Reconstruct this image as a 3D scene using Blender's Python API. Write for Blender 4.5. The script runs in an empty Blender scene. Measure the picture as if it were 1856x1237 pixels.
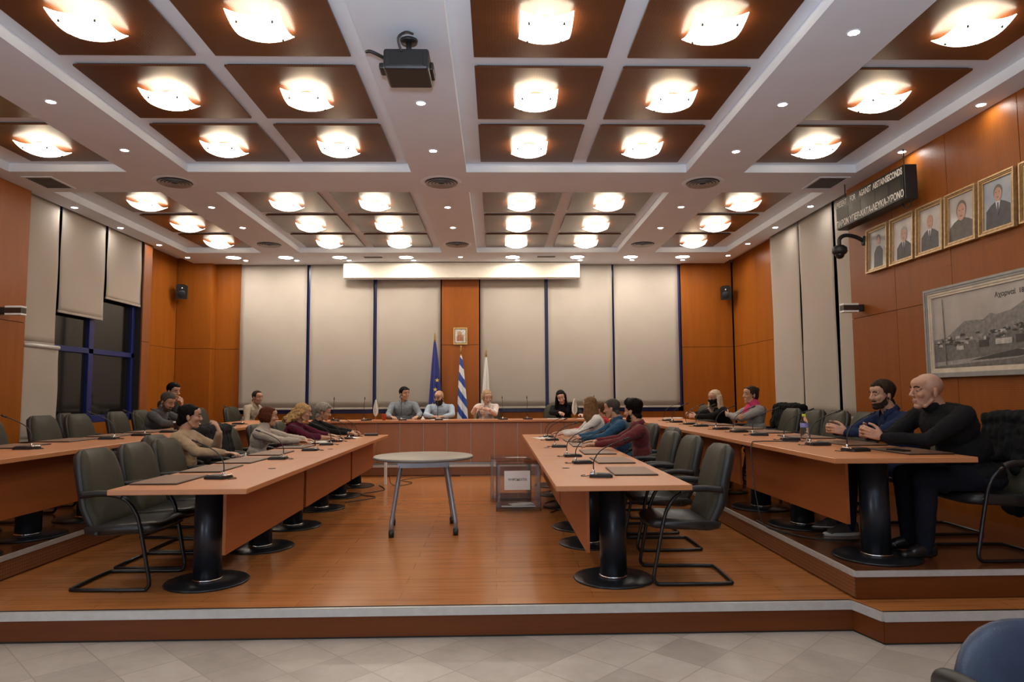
import bpy, bmesh, math, random
from mathutils import Vector, Matrix, Euler, noise as mnoise
random.seed(7)
SC = bpy.context.scene
COL = SC.collection
PI = math.pi
V = Vector

# ------------------------------------------------------------------ materials
def new_mat(name):
    m = bpy.data.materials.new(name); m.use_nodes = True
    nt = m.node_tree; b = nt.nodes['Principled BSDF']
    return m, nt, b

def coords(nt, kind='Object', scale=(1, 1, 1), rot=(0, 0, 0)):
    tc = nt.nodes.new('ShaderNodeTexCoord'); mp = nt.nodes.new('ShaderNodeMapping')
    mp.inputs['Scale'].default_value = scale; mp.inputs['Rotation'].default_value = rot
    nt.links.new(tc.outputs[kind], mp.inputs['Vector'])
    return mp.outputs['Vector']

def noise_tex(nt, vec, scale, detail=3.0, rough=.55):
    n = nt.nodes.new('ShaderNodeTexNoise'); n.inputs['Scale'].default_value = scale
    n.inputs['Detail'].default_value = detail; n.inputs['Roughness'].default_value = rough
    nt.links.new(vec, n.inputs['Vector'])
    return n.outputs['Fac']

def ramp(nt, fac, stops):
    r = nt.nodes.new('ShaderNodeValToRGB'); e = r.color_ramp.elements
    while len(e) < len(stops): e.new(.5)
    for el, (p, c) in zip(e, stops):
        el.position = p; el.color = (*c, 1)
    nt.links.new(fac, r.inputs['Fac'])
    return r.outputs['Color']

def math_n(nt, op, a, b=None, c=None):
    n = nt.nodes.new('ShaderNodeMath'); n.operation = op
    for i, x in enumerate((a, b, c)):
        if x is None: continue
        if isinstance(x, (int, float)): n.inputs[i].default_value = x
        else: nt.links.new(x, n.inputs[i])
    return n.outputs[0]

def mix_col(nt, fac, a, b, mode='MIX'):
    n = nt.nodes.new('ShaderNodeMix'); n.data_type = 'RGBA'; n.blend_type = mode
    for idx, x in ((0, fac), (6, a), (7, b)):
        if isinstance(x, (int, float)): n.inputs[idx].default_value = x
        elif isinstance(x, tuple): n.inputs[idx].default_value = (*x, 1)
        else: nt.links.new(x, n.inputs[idx])
    return n.outputs[2]

def bump(nt, b, h, strength=.2, dist=.01):
    n = nt.nodes.new('ShaderNodeBump'); n.inputs['Strength'].default_value = strength
    n.inputs['Distance'].default_value = dist
    nt.links.new(h, n.inputs['Height']); nt.links.new(n.outputs['Normal'], b.inputs['Normal'])

def mul(c, k): return tuple(min(1., x * k) for x in c)

def plain(name, col, rough=.5, metal=0., var=.12, scale=14, bmp=0., bscale=120, spec=.5, coat=0., sheen=0., stretch=(1, 1, 1)):
    m, nt, b = new_mat(name)
    v = coords(nt, scale=stretch)
    f = noise_tex(nt, v, scale)
    nt.links.new(ramp(nt, f, [(.3, mul(col, 1 - var)), (.7, mul(col, 1 + var))]), b.inputs['Base Color'])
    b.inputs['Roughness'].default_value = rough; b.inputs['Metallic'].default_value = metal
    b.inputs['Specular IOR Level'].default_value = spec
    if coat: b.inputs['Coat Weight'].default_value = coat; b.inputs['Coat Roughness'].default_value = .08
    if sheen: b.inputs['Sheen Weight'].default_value = sheen
    if bmp: bump(nt, b, noise_tex(nt, v, bscale), bmp)
    return m

def wood(name, col, grain='Z', rough=.4, contrast=.28, perf=None, fine=26., coat=0., spec=.5):
    """veneer with the grain along one axis; perf = (axis a, axis b, pitch, hole fraction) adds a drilled pattern"""
    m, nt, b = new_mat(name)
    st = {'X': (.35, 6, 6), 'Y': (6, .35, 6), 'Z': (6, 6, .35)}[grain]
    v = coords(nt, scale=st)
    f1 = noise_tex(nt, v, 1.3, 4); f2 = noise_tex(nt, v, fine / 3, 5, .7)
    f = math_n(nt, 'ADD', math_n(nt, 'MULTIPLY', f1, .6), math_n(nt, 'MULTIPLY', f2, .4))
    c = ramp(nt, f, [(.3, mul(col, 1 - contrast)), (.5, col), (.72, mul(col, 1 + contrast * .8))])
    b.inputs['Roughness'].default_value = rough
    b.inputs['Specular IOR Level'].default_value = spec
    if coat: b.inputs['Coat Weight'].default_value = coat; b.inputs['Coat Roughness'].default_value = .15
    if perf:
        d = dots(nt, *perf)
        c = mix_col(nt, math_n(nt, 'MULTIPLY', d, .5), c, mul(col, .1))
        bump(nt, b, math_n(nt, 'SUBTRACT', 1., d), .5, .004)
    nt.links.new(c, b.inputs['Base Color'])
    return m

def dots(nt, a, bx, pitch, frac):
    tc = nt.nodes.new('ShaderNodeTexCoord'); sp = nt.nodes.new('ShaderNodeSeparateXYZ')
    nt.links.new(tc.outputs['Object'], sp.inputs[0])
    def cell(ax):
        s = math_n(nt, 'DIVIDE', sp.outputs[ax], pitch)
        return math_n(nt, 'SUBTRACT', math_n(nt, 'FRACT', s), .5)
    u, w = cell(a), cell(bx)
    r = math_n(nt, 'SQRT', math_n(nt, 'ADD', math_n(nt, 'MULTIPLY', u, u), math_n(nt, 'MULTIPLY', w, w)))
    return math_n(nt, 'LESS_THAN', r, frac)

def emit(name, col, strength):
    m, nt, b = new_mat(name)
    v = coords(nt); f = noise_tex(nt, v, 3)
    nt.links.new(ramp(nt, f, [(.3, mul(col, .94)), (.7, col)]), b.inputs['Emission Color'])
    b.inputs['Emission Strength'].default_value = strength
    b.inputs['Base Color'].default_value = (*col, 1)
    return m

MT = {}
# ------------------------------------------------------------------ mesh builder
class MB:
    def __init__(s): s.bm = bmesh.new(); s.mi = 0
    def _tag(s, faces):
        for f in faces: f.material_index = s.mi
        return s
    def box(s, x0, x1, y0, y1, z0, z1, bev=0., seg=2, mat=None):
        r = bmesh.ops.create_cube(s.bm, size=1.)
        vs = r['verts']
        for v in vs:
            v.co = V(((x0 + x1) / 2 + v.co.x * (x1 - x0), (y0 + y1) / 2 + v.co.y * (y1 - y0), (z0 + z1) / 2 + v.co.z * (z1 - z0)))
        if bev:
            es = list({e for v in vs for e in v.link_edges})
            g = bmesh.ops.bevel(s.bm, geom=es, offset=bev, segments=seg, affect='EDGES', profile=.5)
            vs = list({v for f in g['faces'] for v in f.verts} | {v for v in vs if v.is_valid})
        if mat is not None: bmesh.ops.transform(s.bm, matrix=mat, verts=vs)
        return s._tag({f for v in vs for f in v.link_faces})
    def cyl(s, p0, p1, r0, r1=None, seg=20, caps=True):
        r1 = r0 if r1 is None else r1
        p0, p1 = V(p0), V(p1); d = p1 - p0
        q = d.to_track_quat('Z', 'Y').to_matrix()
        a = [s.bm.verts.new(p0 + q @ V((r0 * math.cos(t), r0 * math.sin(t), 0))) for t in [2 * PI * i / seg for i in range(seg)]]
        b = [s.bm.verts.new(p1 + q @ V((r1 * math.cos(t), r1 * math.sin(t), 0))) for t in [2 * PI * i / seg for i in range(seg)]]
        fs = [s.bm.faces.new((a[i], a[(i + 1) % seg], b[(i + 1) % seg], b[i])) for i in range(seg)]
        for f in fs: f.smooth = True
        if caps: fs += [s.bm.faces.new(a[::-1]), s.bm.faces.new(b)]
        return s._tag(fs)
    def tube(s, pts, r, seg=10, closed=False, caps=True, radii=None, sub=0):
        pts = [V(p) for p in pts]
        if sub: pts = smooth_path(pts, sub, closed)
        n = len(pts); rings = []; up = None
        for i, p in enumerate(pts):
            a = pts[(i - 1) % n] if (closed or i) else p; b = pts[(i + 1) % n] if (closed or i < n - 1) else p
            t = (b - a).normalized()
            if up is None: up = t.orthogonal().normalized()
            up = (up - t * up.dot(t)).normalized(); w = t.cross(up)
            rr = radii[min(i * len(radii) // n, len(radii) - 1)] if radii else r
            rings.append([s.bm.verts.new(p + (up * math.cos(2 * PI * k / seg) + w * math.sin(2 * PI * k / seg)) * rr) for k in range(seg)])
        fs = []
        for i in range(n if closed else n - 1):
            A, B = rings[i], rings[(i + 1) % n]
            for k in range(seg):
                f = s.bm.faces.new((A[k], A[(k + 1) % seg], B[(k + 1) % seg], B[k])); f.smooth = True; fs.append(f)
        if caps and not closed: fs += [s.bm.faces.new(rings[0][::-1]), s.bm.faces.new(rings[-1])]
        return s._tag(fs)
    def lathe(s, prof, c=(0, 0, 0), seg=32, mat=None):
        rings = []; c = V(c); vs = []
        for r, z in prof:
            if r < 1e-6: rings.append([s.bm.verts.new(c + V((0, 0, z)))])
            else: rings.append([s.bm.verts.new(c + V((r * math.cos(2 * PI * k / seg), r * math.sin(2 * PI * k / seg), z))) for k in range(seg)])
            vs += rings[-1]
        fs = []
        for A, B in zip(rings, rings[1:]):
            for k in range(seg):
                q = [A[k % len(A)], A[(k + 1) % len(A)], B[(k + 1) % len(B)], B[k % len(B)]]
                u = list(dict.fromkeys(q))
                if len(u) > 2:
                    f = s.bm.faces.new(u); f.smooth = True; fs.append(f)
        if mat is not None: bmesh.ops.transform(s.bm, matrix=mat, verts=vs)
        return s._tag(fs)
    def prism(s, outline, z0, z1, mat=None, bev=0.):
        a = [s.bm.verts.new((x, y, z0)) for x, y in outline]; b = [s.bm.verts.new((x, y, z1)) for x, y in outline]
        n = len(a)
        fs = [s.bm.faces.new((a[i], a[(i + 1) % n], b[(i + 1) % n], b[i])) for i in range(n)] + [s.bm.faces.new(a[::-1]), s.bm.faces.new(b)]
        vs = a + b
        if bev:
            es = [e for e in fs[-1].edges]
            g = bmesh.ops.bevel(s.bm, geom=es, offset=bev, segments=2, affect='EDGES')
            vs = list({v for f in g['faces'] for v in f.verts} | {v for v in vs if v.is_valid})
        if mat is not None: bmesh.ops.transform(s.bm, matrix=mat, verts=vs)
        return s._tag({f for v in vs for f in v.link_faces})
    def sphere(s, c, r, u=16, w=10, mat=None):
        if isinstance(r, (int, float)): r = (r, r, r)
        M = Matrix.Translation(V(c)) @ (mat.to_4x4() if mat is not None else Matrix.Identity(4)) @ Matrix.Diagonal((*r, 1))
        g = bmesh.ops.create_uvsphere(s.bm, u_segments=u, v_segments=w, radius=1., matrix=M)
        fs = {f for v in g['verts'] for f in v.link_faces}
        for f in fs: f.smooth = True
        return s._tag(fs)
    def grid(s, fn, nu, nv, thick=0.):
        """fn(u,v)->point; with thick it becomes a closed slab along the local normal (z)"""
        g = [[s.bm.verts.new(V(fn(i / nu, j / nv))) for j in range(nv + 1)] for i in range(nu + 1)]
        fs = [s.bm.faces.new((g[i][j], g[i + 1][j], g[i + 1][j + 1], g[i][j + 1])) for i in range(nu) for j in range(nv)]
        for f in fs: f.smooth = True
        if thick:
            bmesh.ops.recalc_face_normals(s.bm, faces=fs)
            r = bmesh.ops.solidify(s.bm, geom=fs, thickness=thick)
            fs += [x for x in r['geom'] if isinstance(x, bmesh.types.BMFace)]
        return s._tag(fs)
    def build(s, name, mats, parent=None, loc=None, smooth=False, recalc=True):
        if recalc: bmesh.ops.recalc_face_normals(s.bm, faces=s.bm.faces[:])
        me = bpy.data.meshes.new(name); s.bm.to_mesh(me); s.bm.free()
        if not isinstance(mats, (list, tuple)): mats = [mats]
        for m in mats: me.materials.append(MT[m] if isinstance(m, str) else m)
        if smooth:
            for p in me.polygons: p.use_smooth = True
        o = bpy.data.objects.new(name, me); COL.objects.link(o)
        if parent: o.parent = parent
        if loc: o.location = loc
        return o

def smooth_path(P, n, closed=False):
    out = []; L = len(P); rng = range(L if closed else L - 1)
    for i in rng:
        p0 = P[(i - 1) % L] if (closed or i) else P[0]; p1 = P[i]; p2 = P[(i + 1) % L]
        p3 = P[(i + 2) % L] if (closed or i + 2 < L) else P[-1]
        for k in range(n):
            t = k / n
            out.append(.5 * ((2 * p1) + (p2 - p0) * t + (2 * p0 - 5 * p1 + 4 * p2 - p3) * t * t + (3 * p1 - p0 - 3 * p2 + p3) * t ** 3))
    if not closed: out.append(P[-1])
    return out

# ------------------------------------------------------------------ objects
def tag(o, label, cat, group=None):
    o['label'] = label; o['category'] = cat
    if group: o['group'] = group
    return o

def thing(name, label, cat, loc=(0, 0, 0), rotz=0., group=None):
    o = bpy.data.objects.new(name, None); COL.objects.link(o)
    o.location = loc; o.rotation_euler = (0, 0, rotz); o.empty_display_size = .1
    return tag(o, label, cat, group)

def struct(o):
    o['kind'] = 'structure'
    return o

def dup(src, loc, rotz, label):
    r = src.copy(); COL.objects.link(r); r.location = loc; r.rotation_euler = (0, 0, rotz); r['label'] = label
    for ch in list(src.children):
        c = ch.copy(); COL.objects.link(c); c.parent = r
        for g in ch.children:
            d = g.copy(); COL.objects.link(d); d.parent = c
    return r

class Kind:
    """first call moves the thing itself, later calls copy it"""
    def __init__(s, root): s.root = root; s.used = False
    def put(s, loc, rotz, label):
        if not s.used:
            s.used = True; s.root.location = loc; s.root.rotation_euler = (0, 0, rotz); s.root['label'] = label
            return s.root
        return dup(s.root, loc, rotz, label)

def text_mesh(txt, size, depth, mat, name, parent, M, bold=0., squeeze=1., align='CENTER'):
    c = bpy.data.curves.new(name, 'FONT'); c.body = txt; c.size = size; c.extrude = depth; c.align_x = align; c.align_y = 'CENTER'
    c.offset = bold; c.resolution_u = 3
    t = bpy.data.objects.new('t', c); COL.objects.link(t)
    dg = bpy.context.evaluated_depsgraph_get(); me = bpy.data.meshes.new_from_object(t.evaluated_get(dg))
    bpy.data.objects.remove(t); me.name = name
    me.transform(M @ Matrix.Diagonal((squeeze, 1, 1, 1)))
    me.materials.clear(); me.materials.append(MT[mat])
    o = bpy.data.objects.new(name, me); COL.objects.link(o)
    if parent: o.parent = parent
    return o
ORD = ['first', 'second', 'third', 'fourth', 'fifth', 'sixth', 'seventh', 'eighth', 'ninth', 'tenth', 'eleventh', 'twelfth']
# ================================================================== palette
WOODC = (.3, .085, .009)
MT['wall_wood'] = wood('wall_wood', WOODC, 'Z', .38, .2, spec=.22)
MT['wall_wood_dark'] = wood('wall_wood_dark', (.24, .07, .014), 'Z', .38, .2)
MT['wall_perf'] = wood('wall_perf', (.26, .073, .008), 'Z', .42, .16, spec=.2, perf=(1, 2, .017, .25))
MT['panel_perf'] = wood('panel_perf', (.1, .03, .008), 'X', .32, .22, perf=(0, 1, .022, .24))
MT['riser_perf'] = wood('riser_perf', (.24, .09, .035), 'Y', .45, .15, perf=(1, 2, .026, .33))
MT['riser_perf_x'] = wood('riser_perf_x', (.24, .09, .035), 'X', .45, .15, perf=(0, 2, .026, .33))
MT['riser_wood'] = wood('riser_wood', (.135, .035, .0075), 'X', .4, .25, spec=.25)
MT['desk_top'] = wood('desk_top', (.49, .2, .082), 'Y', .36, .1)
MT['desk_panel'] = wood('desk_panel', (.29, .082, .02), 'Y', .42, .16, spec=.35)
MT['desk_front'] = wood('desk_front', (.36, .145, .068), 'Z', .38, .12)
MT['desk_top_x'] = wood('desk_top_x', (.46, .18, .07), 'X', .36, .1)
MT['cool_tinted_white'] = plain('cool_tinted_white', (.76, .835, .95), .75, var=.02, scale=3)  # cool light put into the colour: blue tint against the warm bounce
MT['dark_gap'] = plain('dark_gap', (.012, .01, .009), .7)
MT['blind'] = plain('blind', (.4, .35, .295), .85, var=.025, scale=2.2, bmp=.03, bscale=500)
MT['alu'] = plain('alu', (.55, .54, .52), .45, .35, var=.06, scale=20)
MT['blue_frame'] = plain('blue_frame', (.012, .02, .13), .3, var=.1)
MT['black'] = plain('black', (.012, .012, .013), .45, var=.2)
MT['black_gloss'] = plain('black_gloss', (.01, .01, .012), .18, var=.2)
MT['black_tube'] = plain('black_tube', (.014, .014, .016), .25, .3, var=.1)
MT['pole'] = plain('pole', (.028, .034, .046), .3, .5, var=.1)
MT['pole_base'] = plain('pole_base', (.016, .019, .024), .3, .3, var=.1)
MT['chrome'] = plain('chrome', (.7, .7, .7), .15, 1., var=.05)
MT['screen_case'] = plain('screen_case', (.78, .72, .6), .6, var=.02)
MT['white'] = plain('white', (.8, .8, .78), .5, var=.03)
MT['brass'] = plain('brass', (.62, .4, .13), .3, .9, var=.15)
MT['glass_lamp'] = emit('glass_lamp', (1., .86, .66), 3.7)
MT['bulb'] = emit('bulb', (1., .74, .44), 9.)
MT['led'] = emit('led', (1., .96, .92), 55.)
MT['led_big'] = emit('led_big', (1., .93, .82), 36.)

def night_glass():
    m, nt, b = new_mat('night_glass')
    f = noise_tex(nt, coords(nt), .6)
    nt.links.new(ramp(nt, f, [(.3, (.006, .006, .007)), (.7, (.016, .014, .013))]), b.inputs['Base Color'])
    b.inputs['Roughness'].default_value = .06
    return m
MT['night_glass'] = night_glass()

def plank_floor(name, col, rough):
    m, nt, b = new_mat(name)
    v = coords(nt)
    br = nt.nodes.new('ShaderNodeTexBrick')
    for k, x in (('Scale', 1.), ('Mortar Size', .0016), ('Brick Width', 1.3), ('Row Height', .195), ('Mortar Smooth', .1), ('Bias', 0.)):
        br.inputs[k].default_value = x
    br.inputs['Color1'].default_value = (*mul(col, .93), 1); br.inputs['Color2'].default_value = (*mul(col, 1.07), 1)
    br.inputs['Mortar'].default_value = (*mul(col, .55), 1)
    nt.links.new(v, br.inputs['Vector'])
    v2 = coords(nt, scale=(.5, 9, 9))
    g = noise_tex(nt, v2, 2.2, 5, .65)
    c = mix_col(nt, .75, br.outputs['Color'], ramp(nt, g, [(.28, (.5, .46, .43)), (.5, (.9, .9, .9)), (.75, (1, 1, 1))]), 'MULTIPLY')
    nt.links.new(c, b.inputs['Base Color'])
    r = ramp(nt, noise_tex(nt, v, 1.2), [(.2, (rough * .92,) * 3), (.8, (rough * 1.1,) * 3)])
    nt.links.new(r, b.inputs['Roughness'])
    return m
MT['plank'] = plank_floor('plank', (.47, .18, .052), .19)
MT['plank_dark'] = plank_floor('plank_dark', (.13, .042, .014), .22)

def marble():
    m, nt, b = new_mat('marble')
    s = .33
    v = coords(nt, scale=(1 / s, 1 / s, 1), rot=(0, 0, PI / 4))
    fl = nt.nodes.new('ShaderNodeVectorMath'); fl.operation = 'FLOOR'; nt.links.new(v, fl.inputs[0])
    wn = nt.nodes.new('ShaderNodeTexWhiteNoise'); nt.links.new(fl.outputs[0], wn.inputs['Vector'])
    base = ramp(nt, wn.outputs['Value'], [(0., (.4, .355, .305)), (.5, (.45, .405, .35)), (1., (.53, .48, .42))])
    v2 = coords(nt)
    base = mix_col(nt, 1., base, ramp(nt, noise_tex(nt, v2, 5, 6, .7), [(.3, (.82, .8, .78)), (.65, (1, 1, 1))]), 'MULTIPLY')
    sp = nt.nodes.new('ShaderNodeSeparateXYZ'); nt.links.new(v, sp.inputs[0])
    def edge(o):
        f = math_n(nt, 'FRACT', o)
        return math_n(nt, 'LESS_THAN', math_n(nt, 'MINIMUM', f, math_n(nt, 'SUBTRACT', 1., f)), .012)
    e = math_n(nt, 'MAXIMUM', edge(sp.outputs[0]), edge(sp.outputs[1]))
    nt.links.new(mix_col(nt, e, base, (.33, .285, .24)), b.inputs['Base Color'])
    b.inputs['Roughness'].default_value = .35
    return m
MT['marble'] = marble()

def thin_clear(name, tint, refl=.6, rough=.03):
    """thin clear sheet: lets light straight through and mirrors at grazing angles"""
    m, nt, b = new_mat(name); out = nt.nodes['Material Output']
    tr = nt.nodes.new('ShaderNodeBsdfTransparent'); gl = nt.nodes.new('ShaderNodeBsdfGlossy'); mx = nt.nodes.new('ShaderNodeMixShader'); fr = nt.nodes.new('ShaderNodeFresnel')
    fr.inputs['IOR'].default_value = 1.5; gl.inputs['Roughness'].default_value = rough
    nt.links.new(ramp(nt, noise_tex(nt, coords(nt), 5), [(.3, mul(tint, .98)), (.7, tint)]), tr.inputs['Color'])
    nt.links.new(math_n(nt, 'MULTIPLY', fr.outputs[0], refl), mx.inputs[0]); nt.links.new(tr.outputs[0], mx.inputs[1]); nt.links.new(gl.outputs[0], mx.inputs[2])
    nt.links.new(mx.outputs[0], out.inputs['Surface']); nt.nodes.remove(b)
    return m
MT['acrylic'] = thin_clear('acrylic', (.985, .988, .99), .8); MT['drink_glass'] = thin_clear('drink_glass', (.96, .97, .98), .5)
MT['acrylic_edge'] = plain('acrylic_edge', (.88, .9, .92), .08, .0, var=.25, scale=40, coat=.6)

# ================================================================== measured frame of the room (metres, camera above the origin)
CX = -.65                      # the room's centre line
ZC = 3.93                      # soffit
ZF = -.19                      # marble floor
ZP = .18                       # raised side platforms and dais
XR, XL = 4.5, -5.8             # panelled side walls
YB = 13.5                      # back wall
COFX = [(-5.55, -4.22), (-3.53, -.97), (-.33, 2.24), (2.92, 4.25)]
COFY = [(1.57, 7.76), (8.55, 12.27)]
PANX = [[(-5.2, -4.26)], [(-3.37, -2.32), (-2.17, -1.12)], [(-.16, .89), (1.05, 2.10)], [(2.96, 3.95)]]
PANY = [[(1.72, 2.76), (2.93, 3.97), (4.14, 5.18), (5.35, 6.39), (6.56, 7.61)], [(8.72, 9.76), (9.94, 10.98), (11.16, 12.13)]]

# ------------------------------------------------------------------ floors
m = MB(); m.box(-6.4, 5.2, -7.2, 4.6, ZF - .1, ZF); struct(m.build('floor', 'marble'))
m = MB(); m.prism([(-6.4, 4.51), (2.31, 4.51), (2.38, 4.26), (5.2, 4.26), (5.2, 13.8), (-6.4, 13.8)], ZF + .001, -.001)
stage = struct(m.build('stage_floor', 'plank'))
def strip(parent, name, mat, pts, z0, z1, out):
    """a moulding that follows a polyline of the plan, standing `out` proud of it"""
    mb = MB()
    for (xa, ya), (xb, yb) in zip(pts, pts[1:]):
        d = V((xb - xa, yb - ya, 0)); L = d.length; d.normalize()
        M = Matrix(((d.x, -d.y, 0, xa), (d.y, d.x, 0, ya), (0, 0, 1, 0), (0, 0, 0, 1)))
        mb.box(0, L, -out, .006, z0, z1, mat=M)
    return mb.build(name, mat, parent)
front = [(-6.3, 4.505), (2.31, 4.505), (2.375, 4.255), (5.1, 4.255)]
strip(stage, 'nosing', 'alu', front, -.05, .003, .016)
strip(stage, 'riser', 'riser_wood', front, ZF + .012, -.05, .006)
strip(stage, 'plinth_shadow_gap', 'dark_gap', front, ZF, ZF + .012, .001)
strip(stage, 'nosing_rubber', 'dark_gap', [(x, y + .022) for x, y in front], .0005, .0035, .004)
U = [(-6.4, 4.54), (-3.67, 4.54), (-3.67, 11.6), (2.36, 11.6), (2.36, 4.54), (5.2, 4.54), (5.2, 13.8), (-6.4, 13.8)]
m = MB(); m.prism(U, .0, ZP - .001)
plat = struct(m.build('platform_floor', 'plank_dark'))
strip(plat, 'nosing', 'alu', [(-6.3, 4.535), (-3.665, 4.535), (-3.665, 11.595), (2.355, 11.595), (2.355, 4.535), (5.1, 4.535)], ZP - .035, ZP + .002, .014)
strip(plat, 'riser', 'riser_wood', [(2.355, 4.535), (5.1, 4.535)], .004, ZP - .035, .006)
strip(plat, 'riser', 'riser_wood', [(-6.3, 4.535), (-3.665, 4.535)], .004, ZP - .035, .006)
strip(plat, 'perforated_riser', 'riser_perf', [(-3.665, 4.535), (-3.665, 11.595)], .012, ZP - .035, .006)
strip(plat, 'perforated_riser', 'riser_perf', [(2.355, 11.595), (2.355, 4.535)], .012, ZP - .035, .006)
strip(plat, 'perforated_riser', 'riser_perf_x', [(-3.665, 11.595), (2.355, 11.595)], .012, ZP - .035, .006)

# ------------------------------------------------------------------ ceiling
m = MB()
m.box(-6.4, 5.2, -7.2, 13.8, 4.03, 4.12)
xs = [-5.86] + [x for a in COFX for x in a] + [4.56]
ys = [-7.2] + [y for a in COFY for y in a] + [13.34]
for i in range(0, len(ys) - 1):
    if i % 2 == 0: m.box(xs[0], xs[-1], ys[i], ys[i + 1], ZC, 4.03)
    else:
        for j in range(0, len(xs) - 1, 2): m.box(xs[j], xs[j + 1], ys[i], ys[i + 1], ZC, 4.03)
m.box(-4.97, 3.7, 13.34, 13.44, ZC, 4.03)
ceil = struct(m.build('ceiling', 'cool_tinted_white'))
for ci, cols in enumerate(PANX):
    for x0, x1 in cols:
        for rows in PANY:
            for y0, y1 in rows:
                m = MB(); m.box(x0 - (x0 + x1) / 2, x1 - (x0 + x1) / 2, y0 - (y0 + y1) / 2, y1 - (y0 + y1) / 2, -.009, .009, .002, 1)
                m.build('ceiling_panel', 'panel_perf', ceil, ((x0 + x1) / 2, (y0 + y1) / 2, 4.008))
                m = MB(); m.box(x0 + .02, x1 - .02, y0 + .02, y1 - .02, 4.0, 4.031)
                m.build('panel_batten', 'dark_gap', ceil)

# ------------------------------------------------------------------ walls
def panels(name, axis, pos, cuts, zcuts, mat, thick, sign, gap=.007, mats=None):
    """a wall of veneer boards over a dark backing; axis X: wall plane x = pos running along y"""
    mb = MB(); bk = MB()
    for i, (a, b) in enumerate(zip(cuts, cuts[1:])):
        for z0, z1 in zip(zcuts, zcuts[1:]):
            p0, p1 = sorted((pos, pos + sign * .02))
            q0, q1 = sorted((pos + sign * .02, pos + sign * thick))
            if axis == 'X':
                mb.box(p0, p1, a + gap / 2, b - gap / 2, z0 + gap / 2, z1 - gap / 2)
            else:
                mb.box(a + gap / 2, b - gap / 2, p0, p1, z0 + gap / 2, z1 - gap / 2)
    if axis == 'X': bk.box(q0, q1, cuts[0], cuts[-1], zcuts[0], zcuts[-1])
    else: bk.box(cuts[0], cuts[-1], q0, q1, zcuts[0], zcuts[-1])
    w = struct(mb.build(name, mat)); bk.build('backing', 'dark_gap', w)
    return w
ZS = 2.27
panels('wall_right', 'X', XR, [-7.1, -5, -3, -1., -.05, .9, 1.85, 2.8, 3.75, 4.65, 5.6, 6.55, 7.5, 8.46], [ZF, 1.05, ZS, 4.03], 'wall_perf', .4, 1)
panels('wall_left', 'X', XL, [-7.1, -5, -3, -1., -.05, .9, 1.85, 2.8, 3.75, 4.65, 5.6, 6.55, 7.5, 8.52], [ZF, ZS, 4.03], 'wall_wood', .4, -1)
# right side: sill wall under the blinds, then the rear corner
panels('wall_right', 'X', 4.58, [8.46, 9.85, 11.25], [ZP, 1.0], 'wall_wood', .4, 1)
panels('wall_right', 'X', 4.78, [11.27, 12.3, 13.5], [ZP, ZS, 4.03], 'wall_wood', .3, 1)
panels('wall_left', 'X', -5.88, [8.52, 10.0, 11.45], [ZP, .98], 'wall_wood', .4, -1)
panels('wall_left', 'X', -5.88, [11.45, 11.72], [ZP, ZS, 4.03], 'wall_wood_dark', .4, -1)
panels('wall_left', 'X', -6.17, [11.72, 13.3], [ZP, ZS, 4.03], 'wall_wood', .2, -1)
m = MB(); m.box(-6.16, -5.5, 13.26, 13.62, ZP, ZS - .004); m.box(-6.16, -5.5, 13.26, 13.62, ZS + .004, 4.03)
struct(m.build('pillar_left', 'wall_wood'))
panels('wall_back', 'Y', YB, [-5.5, -5.02], [ZP, ZS, 4.03], 'wall_wood', .2, 1)
panels('wall_back', 'Y', YB, [3.72, 4.75], [ZP, ZS, 4.03], 'wall_wood', .2, 1)
panels('wall_back', 'Y', YB, [-5.02, -3.7, -2.4, -1.07], [ZP, 1.0], 'wall_wood', .2, 1)
panels('wall_back', 'Y', YB, [-.31, 1., 2.35, 3.72], [ZP, 1.0], 'wall_wood', .2, 1)
panels('pillar_back', 'Y', 13.4, [-1.06, -.32], [ZP, 2.33, 4.0], 'wall_wood', .3, 1)
m = MB(); m.box(-6.4, 5.2, 13.75, 13.9, ZF, 4.12); struct(m.build('wall_back', 'dark_gap'))
m = MB(); m.box(-6.5, -6.4, -7.2, 13.9, ZF, 4.12); struct(m.build('wall_left', 'dark_gap'))
m = MB(); m.box(5.2, 5.3, -7.2, 13.9, ZF, 4.12); struct(m.build('wall_right', 'dark_gap'))
m = MB(); m.box(-6.5, 5.3, -7.3, -7.2, ZF, 4.12); struct(m.build('wall_front', 'cool_tinted_white'))

# ------------------------------------------------------------------ windows (night outside)
def window(name, axis, pos, a0, a1, z0, z1, mull, trans, sign):
    """blue metal frame with dark panes; pos is the room face of the frame"""
    w = MB(); r = .045
    def bar(a, b, z_0, z_1, d=.07):
        p0, p1 = sorted((pos, pos + sign * d))
        if axis == 'X': w.box(p0, p1, a, b, z_0, z_1, .006, 1)
        else: w.box(a, b, p0, p1, z_0, z_1, .006, 1)
    bar(a0, a1, z0, z0 + .1); bar(a0, a1, z1 - .08, z1)
    bar(a0, a0 + .08, z0, z1); bar(a1 - .08, a1, z0, z1)
    for q in mull: bar(q - .06, q + .06, z0, z1, .09)
    for q in trans: bar(a0, a1, q - .04, q + .04, .08)
    o = struct(w.build(name, 'blue_frame'))
    edges = [a0] + list(mull) + [a1]
    for a, b in zip(edges, edges[1:]):
        g = MB(); p0, p1 = sorted((pos + sign * .05, pos + sign * .06))
        if axis == 'X': g.box(p0, p1, a + .03, b - .03, z0 + .05, z1 - .04)
        else: g.box(a + .03, b - .03, p0, p1, z0 + .05, z1 - .04)
        g.build('pane', 'night_glass', o)
    return o
window('window_1', 'X', -5.99, 8.55, 11.44, .98, 4.02, [10.24], [2.03], -1)
window('window_2', 'X', 4.68, 8.5, 11.24, 1.0, 4.02, [10.12], [2.03], 1)
window('window_3', 'Y', 13.5, -5.0, -1.08, 1.0, 4.0, [-3.68, -2.37], [], 1)
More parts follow.
